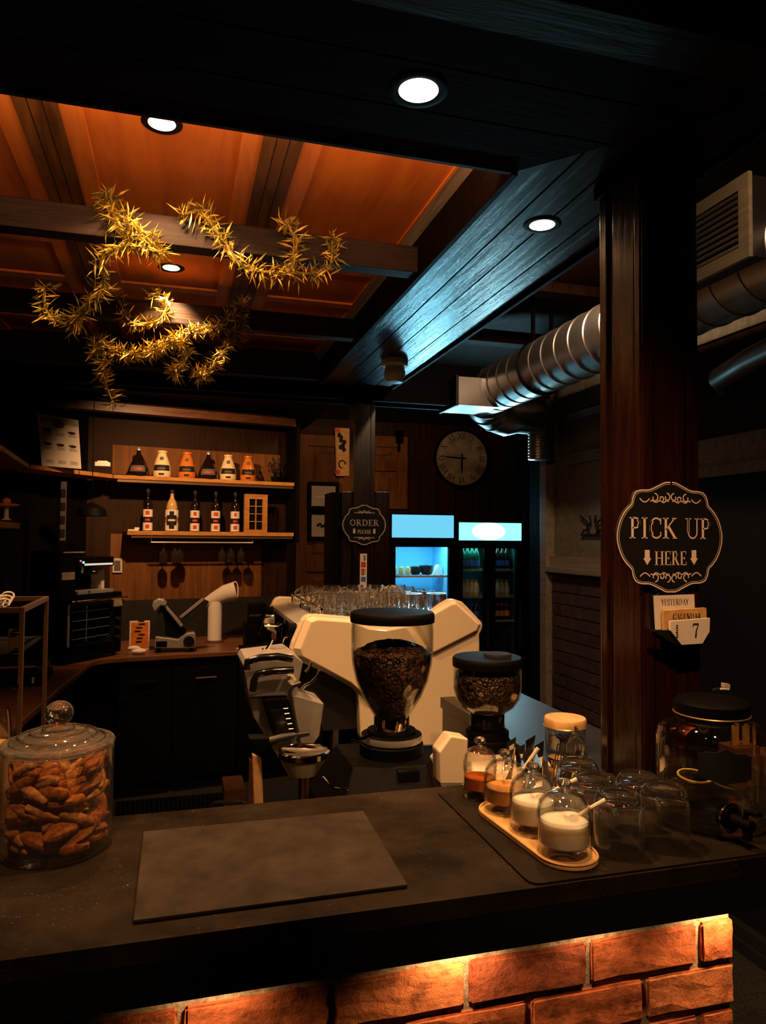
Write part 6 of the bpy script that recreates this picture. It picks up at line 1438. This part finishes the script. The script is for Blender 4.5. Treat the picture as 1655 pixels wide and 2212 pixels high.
# water dispenser
WX, WY, WR = .962, 1.140, .098
t = thing('water_dispenser', 'large glass water dispenser with black lid, tap and blank black tag', 'dispenser', (WX, WY, ZM))
z = ZM+.0005; Hs = .150
b = MB(); o_ = [(.001, z), (WR*.80, z), (WR*.93, z+.006), (WR, z+.022), (WR, z+Hs), (WR*.95, z+Hs+.018), (WR*.80, z+Hs+.034), (WR*.62, z+Hs+.042), (WR*.60, z+Hs+.050)]
b.lathe(o_+[(max(.001, q-.004), z_-(.0 if i else .0)+(.006 if q < .05 or z_ < z+.01 else 0)) for i, (q, z_) in enumerate(o_[::-1])], (WX, WY, 0), 56, caps=False); b.build('glass_body', 'glass_thick', t, smooth=True)
b = MB(); zw = z+.088; b.lathe([(WR*.78, z+.010), (WR*.94, z+.024), (WR*.945, zw), (.001, zw)], (WX, WY, 0), 48, caps=False); b.build('water', 'water', t, smooth=True)
b = MB(); zl = z+Hs+.047; b.lathe([(WR*.64, zl-.004), (WR*.67, zl), (WR*.67, zl+.020), (WR*.60, zl+.026), (WR*.2, zl+.029), (.001, zl+.029)], (WX, WY, 0), 48, caps=False); b.build('lid', 'black', t, smooth=True)
b = MB(); b.tube([Vector((WX+WR*.672*math.cos(a), WY+WR*.672*math.sin(a), zl)) for a in [2*PI*k/48 for k in range(48)]], .0016, 6, closed=True); b.build('lid_ring', 'brass', t, smooth=True)
fd = Vector((.12, -1, 0)).normalized(); fs_ = Vector((-fd.y, fd.x, 0))
c = Vector((WX+WR*.98*math.cos(-1.98), WY+WR*.98*math.sin(-1.98), z+.040))
b = MB(); b.tube([c-fd*.012, c+fd*.006], .020, 24); b.tube([c, c+fd*.045], .010, 14); b.tube([c+fd*.036, c+fd*.036-EZ*.024], .008, 12); tp = b.build('tap', 'black', t, smooth=True)
b = MB(); b.tube([c+fd*.030, c+fd*.034+EZ*.022, c+fd*.060+EZ*.026], .005, 8); b.build('tap_lever', 'black', tp, smooth=True)
b = MB(); b.tube([c+fd*.002+(fs_*math.cos(a)+EZ*math.sin(a))*.0235 for a in [2*PI*k/28 for k in range(28)]], .0025, 6, closed=True); b.build('tap_washer', 'chrome', tp, smooth=True)
vs = []; fs2 = []; n = 16
b = MB()
for i in range(n+1):
    u = -1+2*i/n; a = -2.05+u*.44; edge = .0 if abs(u) < .86 else -.004
    top = .022+(.008*(1-abs(u)/.35) if abs(u) < .35 else 0)+edge; bot = -.026-(.004*(1-abs(u)/.5) if abs(u) < .5 else 0)-edge
    zc_2 = z+.128
    for rr in (WR+.0015, WR+.004): vs += [Vector((WX+rr*math.cos(a), WY+rr*math.sin(a), zc_2+bot)), Vector((WX+rr*math.cos(a), WY+rr*math.sin(a), zc_2+top))]
for i in range(n):
    k = 4*i; fs2 += [(k+2, k+6, k+7, k+3), (k, k+1, k+5, k+4), (k+1, k+3, k+7, k+5), (k, k+4, k+6, k+2)]
b.add(vs, fs2).build('black_tag', 'black_matt', t, smooth=False)
gl = 'yellow glints shaped as rings in the dispenser water'  # yellow rings stand in for glints at the refracted water line
for i, (dx, dy, tl, lb) in enumerate(((-.055, -.02, .12, 'yellow ring standing in for a glint at the left of the dispenser water'), (.00, -.045, -.1, 'yellow ring standing in for a glint in front in the dispenser water'), (.04, .02, .1, 'yellow ring standing in for a glint at the back right of the water'))):
    t2 = thing('yellow_glint', lb, 'glint', (WX+dx, WY+dy, zw+.002), gl); cc_ = Vector((WX+dx, WY+dy, zw+.003))
    Rm = Matrix.Rotation(tl, 3, 'X')
    b = MB(); b.lathe([(.026, -.0015), (.027, 0), (.026, .0015)], (0, 0, 0), 24); b.v = [Rm @ v+cc_ for v in b.v]; b.build('smoky_disc', 'glass_dark', t2)
    b = MB(); b.tube([Rm @ Vector((.0275*math.cos(a), .0275*math.sin(a), 0))+cc_ for a in [2*PI*k/28 for k in range(28)]], .0022, 6, closed=True); b.build('glint_ring', 'lemon', t2, smooth=True)
# behind the dispenser
t = thing('stirrer_box', 'upright bundle of brown wooden stirrers in a box right of the dispenser', 'stirrers', (1.17, 1.30, ZM))
b = MB(); b.bbox(1.135, 1.20, 1.275, 1.325, CT+.001, CT+.085, .002); b.build('box', 'back_top', t)
zt4 = ony(1615, 1560, 1.30).z
for i in range(7):
    x = 1.138+.009*i; b = MB(); b.box(x, x+.006, 1.285+.004*(i % 3), 1.288+.004*(i % 3), CT+.0865, zt4-.004*(i % 2)); b.build('stirrer', 'shelf_wood', t)
b = MB(); b.bbox(1.205, 1.27, 1.26, 1.33, CT+.001, ony(1645, 1638, 1.26).z, .002); o = b.build('small_wood_box', 'back_top', None); recenter(o); tag(o, 'low brown wooden box at the right edge of the bar', 'box')
t = thing('packet_holder', 'black holder with white sugar sachets and stirrers behind the dispenser lid', 'holder', (1.18, 1.40, CT))
zk = ony(1560, 1530, 1.40).z
b = MB(); b.bbox(1.12, 1.24, 1.37, 1.43, CT+.001, zk, .003); b.build('holder', 'black_matt', t)
for px, m in (([(1533, 1513), (1545, 1510), (1563, 1518), (1573, 1523)], 'white'), ([(1588, 1550), (1601, 1531)], 'white'), ([(1557, 1488), (1575, 1489)], 'white'), ([(1538, 1492), (1552, 1487)], 'darkgrey')):
    b = MB(); b.tube([ony(x, y, 1.36) for x, y in px], .0028, 6); b.build('white_stirrer', m, t)
b = MB(); b.prism([ony(x, y, 1.36) for x, y in ((1576, 1532), (1592, 1541), (1592, 1566), (1574, 1556))], (0, .004, 0)); b.build('sachet', 'paper_grey', t)
b = MB(); b.prism([ony(x, y, 1.36) for x, y in ((1565, 1476), (1577, 1478), (1578, 1486), (1565, 1485))], (0, .01, 0)); b.build('sachet', 'paper_grey', t)
# canister with bamboo lid behind the post, small jars
t = thing('glass_canister', 'glass canister with a brass-edged bamboo lid half hidden by the post', 'canister', (.925, 1.62, CT))
cx, cy = .928, 1.61; r = .050; zl = ony(1275, 1548, 1.6).z
b = MB(); b.lathe([(.001, CT+.001), (r*.95, CT+.001), (r, CT+.006), (r, zl-.022), (r*.96, zl-.022), (r*.96, CT+.01), (.001, CT+.008)], (cx, cy, 0), 40, caps=False); b.build('glass_body', 'glass_thick', t, smooth=True)
b = MB(); b.lathe([(r*1.02, zl-.022), (r*1.03, zl-.004), (r*.98, zl), (r*.9, zl-.001), (.001, zl-.002)], (cx, cy, 0), 40, caps=False); ld = b.build('lid', 'bamboo', t, smooth=True)
b = MB(); b.tube([Vector((cx+r*1.025*math.cos(a), cy+r*1.025*math.sin(a), zl-.020)) for a in [2*PI*k/40 for k in range(40)]], .0022, 6, closed=True); b.build('lid_band', 'brass', ld, smooth=True)
t = thing('paper_stack', 'pale striped packets inside the glass canister behind the post', 'packets', (cx, cy, CT+.008))
for i in range(5): b = MB(); b.box(cx-.034+.013*i, cx-.026+.013*i, cy-.02, cy+.02, CT+.0095, zl-.045); b.build('packet', 'grey_trim' if i % 2 else 'white_paper', t)
t = thing('cinnamon_shaker', 'small glass shaker with a chrome lid left of the canister', 'shaker', (.838, 1.475, CT)); cx, cy = .836, 1.475
b = MB(); zs_ = ony(1240, 1632, 1.475).z; b.lathe([(.024, CT+.001), (.025, CT+.004), (.025, zs_-.018)], (cx, cy, 0), 28); b.build('shaker_body', 'honey', t, smooth=True)
b = MB(); b.lathe([(.0262, zs_-.018), (.0262, zs_-.003), (.024, zs_), (.001, zs_)], (cx, cy, 0), 28, caps=False); b.build('shaker_lid', 'chrome', t, smooth=True)
t = thing('pear_jar', 'small pear-shaped glass jar with a white label in front of the canister', 'jar', (.893, 1.50, CT)); cx, cy = .893, 1.50
b = MB(); b.lathe([(.014, CT+.001), (.016, CT+.02), (.018, CT+.03), (.022, CT+.045), (.016, CT+.062), (.005, CT+.078), (.004, CT+.09), (.001, CT+.091)], (cx, cy, 0), 24); b.build('jar_glass', 'real_glass', t, smooth=True)
b = MB(); b.lathe([(.0172, CT+.006), (.0182, CT+.024)], (cx, cy, 0), 20, caps=False); b.build('label_band', 'white_paper', t)

# ================================================================== LEFT FOREGROUND CASE
YL = 1.72
t = thing('display_case', 'tall clear-sided metal-framed case cut off by the left picture edge', 'display case', ony(20, 1600, YL))
A = ony(45, 1600, YL); zt5 = ony(44, 1312, YL).z; xr = A.x
def fb(x0, x1, y0, y1, z0, z1, m='steel', nm='frame_bar', par=None): b = MB(); b.bbox(x0, x1, y0, y1, z0, z1, .0015); return b.build(nm, m, par or t)
b0 = 0
fb(xr-.010, xr, YL, YL+.010, .001, zt5, 'bronze'); fb(xr-.010, xr, YL-.34, YL-.33, CT+.001, zt5, 'bronze') if False else None
fb(xr-.42, xr-.0105, YL, YL+.010, zt5-.012, zt5, 'bronze'); fb(xr-.42, xr, YL+.30, YL+.31, zt5-.012, zt5, 'bronze'); fb(xr-.010, xr, YL+.011, YL+.299, zt5-.012, zt5, 'bronze')
fb(xr-.010, xr, YL+.30, YL+.31, .001, zt5-.0125, 'bronze')
fb(xr-.42, xr-.0105, YL, YL+.30, zt5-.10-.006, zt5-.10, 'black_wood', 'shelf'); fb(xr-.42, xr-.0105, YL+.005, YL+.30, .90, .92, 'black_wood', 'shelf')
b = MB(); b.box(xr-.42, xr-.0105, YL+.003, YL+.006, .93, zt5-.11); b.build('front_pane', 'glass', t)
fb(xr-.030, xr-.0105, YL-.003, YL-.0005, ony(30, 1400, YL).z, ony(30, 1358, YL).z, 'bronze', 'hinge_plate'); 
for yy in (1362, 1408, 1482): q = ony(36, yy, YL); fb(q.x-.006, q.x+.006, YL-.008, YL-.001, q.z-.004, q.z+.004, 'chrome', 'clasp')
b = MB(); q = ony(8, 1325, YL-.0)
for k in range(9): c = Vector((xr-.045-.012*(k % 4), YL+.02+.02*(k//4), zt5+.008+.006*(k//4))); b.tube([c+Vector((.012*math.cos(a), .004*math.sin(a*2), .009*math.sin(a))) for a in [2*PI*j/12 for j in range(12)]], .0025, 6, closed=True)
o = b.build('coiled_string', 'white_paper', None, smooth=True); tag(o, 'pale coiled string heap lying on top of the left case', 'string')
t = thing('glass_vase', 'tall flared glass vessel behind the cookie jar at the left edge', 'vase', ony(12, 1640, 1.50)); c = Vector((ony(4, 1600, 1.38).x-.03, 1.44, 0))
b = MB(); b.lathe([(.045, CT+.001), (.047, CT+.005), (.040, CT+.10), (.030, CT+.20), (.028, CT+.21), (.038, CT+.10), (.044, CT+.008), (.001, CT+.006)], c, 32, caps=False); b.build('vessel', 'glass_thick', t, smooth=True)
b = MB(); b.lathe([(.040, CT+.009), (.036, CT+.10), (.030, CT+.15), (.001, CT+.152)], c, 24, caps=False); b.build('filling', 'bamboo', t, smooth=True)

# ================================================================== GARLANDS
def garland(px, Y, seed, label, dens=1.0, m='foil', spread=.030, ys=None):
    r = random.Random(seed); P = [ony(x, y, (ys[i] if ys else Y)) for i, (x, y) in enumerate(px)]
    pts = []
    for i in range(len(P)-1):
        p0, p1, p2, p3 = P[max(i-1, 0)], P[i], P[i+1], P[min(i+2, len(P)-1)]
        n = max(3, int((p2-p1).length/.012))
        for k in range(n):
            s = k/n; pts.append(.5*((2*p1)+(p2-p0)*s+(2*p0-5*p1+4*p2-p3)*s*s+(-p0+3*p1-3*p2+p3)*s**3))
    pts.append(P[-1])
    t = tag(MB().tube(pts, .004, 6).build('leaf_garland', 'foil_green', None, smooth=True), label, 'garland')
    for nm, mm, frac in (('gold_leaves', 'foil', .42), ('green_leaves', 'foil_green', .58)):
        b = MB()
        for q in pts:
            clump = .35+1.3*abs(math.sin(q.x*31+q.z*23+seed))
            for _ in range(int(11*dens*frac*clump+r.random())):
                d = Vector((r.gauss(0, 1), r.gauss(0, 1), r.gauss(-.15, 1))).normalized(); L = r.uniform(.022, .060)*spread/.030*.95; wd = r.uniform(.0012, .0042)
                side = d.cross(Vector((r.random(), r.random(), r.random()))).normalized(); up = d.cross(side)
                o = q+Vector((r.gauss(0, .006), r.gauss(0, .006), r.gauss(0, .006))); bend = up*r.uniform(-.3, .3)*L
                a, m1, e = o, o+d*L*.55+bend*.6, o+d*L+bend*1.6
                b.add([a, m1+side*wd, e, m1-side*wd, m1+up*wd*.5], [(0, 1, 4), (1, 2, 4), (2, 3, 4), (3, 0, 4)])
        o = b.build(nm, mm, t); o['kind'] = 'stuff'
    return t
def ribbonbow(px, Y, seed): pass
garland([(232, 425), (240, 455), (262, 490), (285, 515), (275, 530), (235, 545), (215, 575), (225, 605), (205, 640), (175, 680), (150, 700), (115, 690), (98, 665), (95, 620)], 2.08, 1, 'gold leaf garland wrapped over the front beam and trailing down to the left', 1.0,
        ys=[2.14, 2.09, 2.08, 2.08, 2.08, 2.1, 2.12, 2.15, 2.2, 2.25, 2.3, 2.3, 2.3, 2.3])
garland([(290, 515), (330, 530), (345, 545), (300, 500), (275, 470)], 2.07, 9, 'short bright leaf bunch on the lit part of the front beam', .8)
garland([(395, 465), (432, 455), (455, 480), (480, 515), (500, 545), (520, 572), (560, 585), (600, 590), (640, 590), (690, 590), (715, 570), (718, 520)], 2.08, 2, 'darker leaf garland hanging along the right half of the front beam', .8)
garland([(612, 480), (625, 495), (640, 520), (638, 560), (630, 585)], 2.07, 3, 'leaf tuft rising over the front beam near its right end', .9)
garland([(215, 620), (255, 650), (275, 690), (300, 700), (345, 690), (360, 650), (330, 640)], 2.875, 4, 'dim leaf garland hanging in a loop before the second beam', .7)
garland([(525, 655), (520, 680), (518, 710), (490, 750), (460, 790), (435, 815), (430, 805)], 2.86, 5, 'gold leaf garland falling from the right side of the second beam', 1.3)
garland([(525, 660), (480, 700), (430, 712), (385, 730), (340, 752), (290, 765), (240, 755), (215, 735), (205, 760)], 2.86, 6, 'bright gold leaf garland swagged below the second beam', 1.7)
garland([(228, 760), (222, 800), (228, 830), (240, 860), (245, 872)], 2.86, 7, 'short gold leaf garland end hanging straight down at the left', 1.0)
garland([(395, 735), (400, 775), (375, 800), (385, 810)], 2.86, 8, 'short gold leaf drop hanging from the middle of the swag', 1.0)
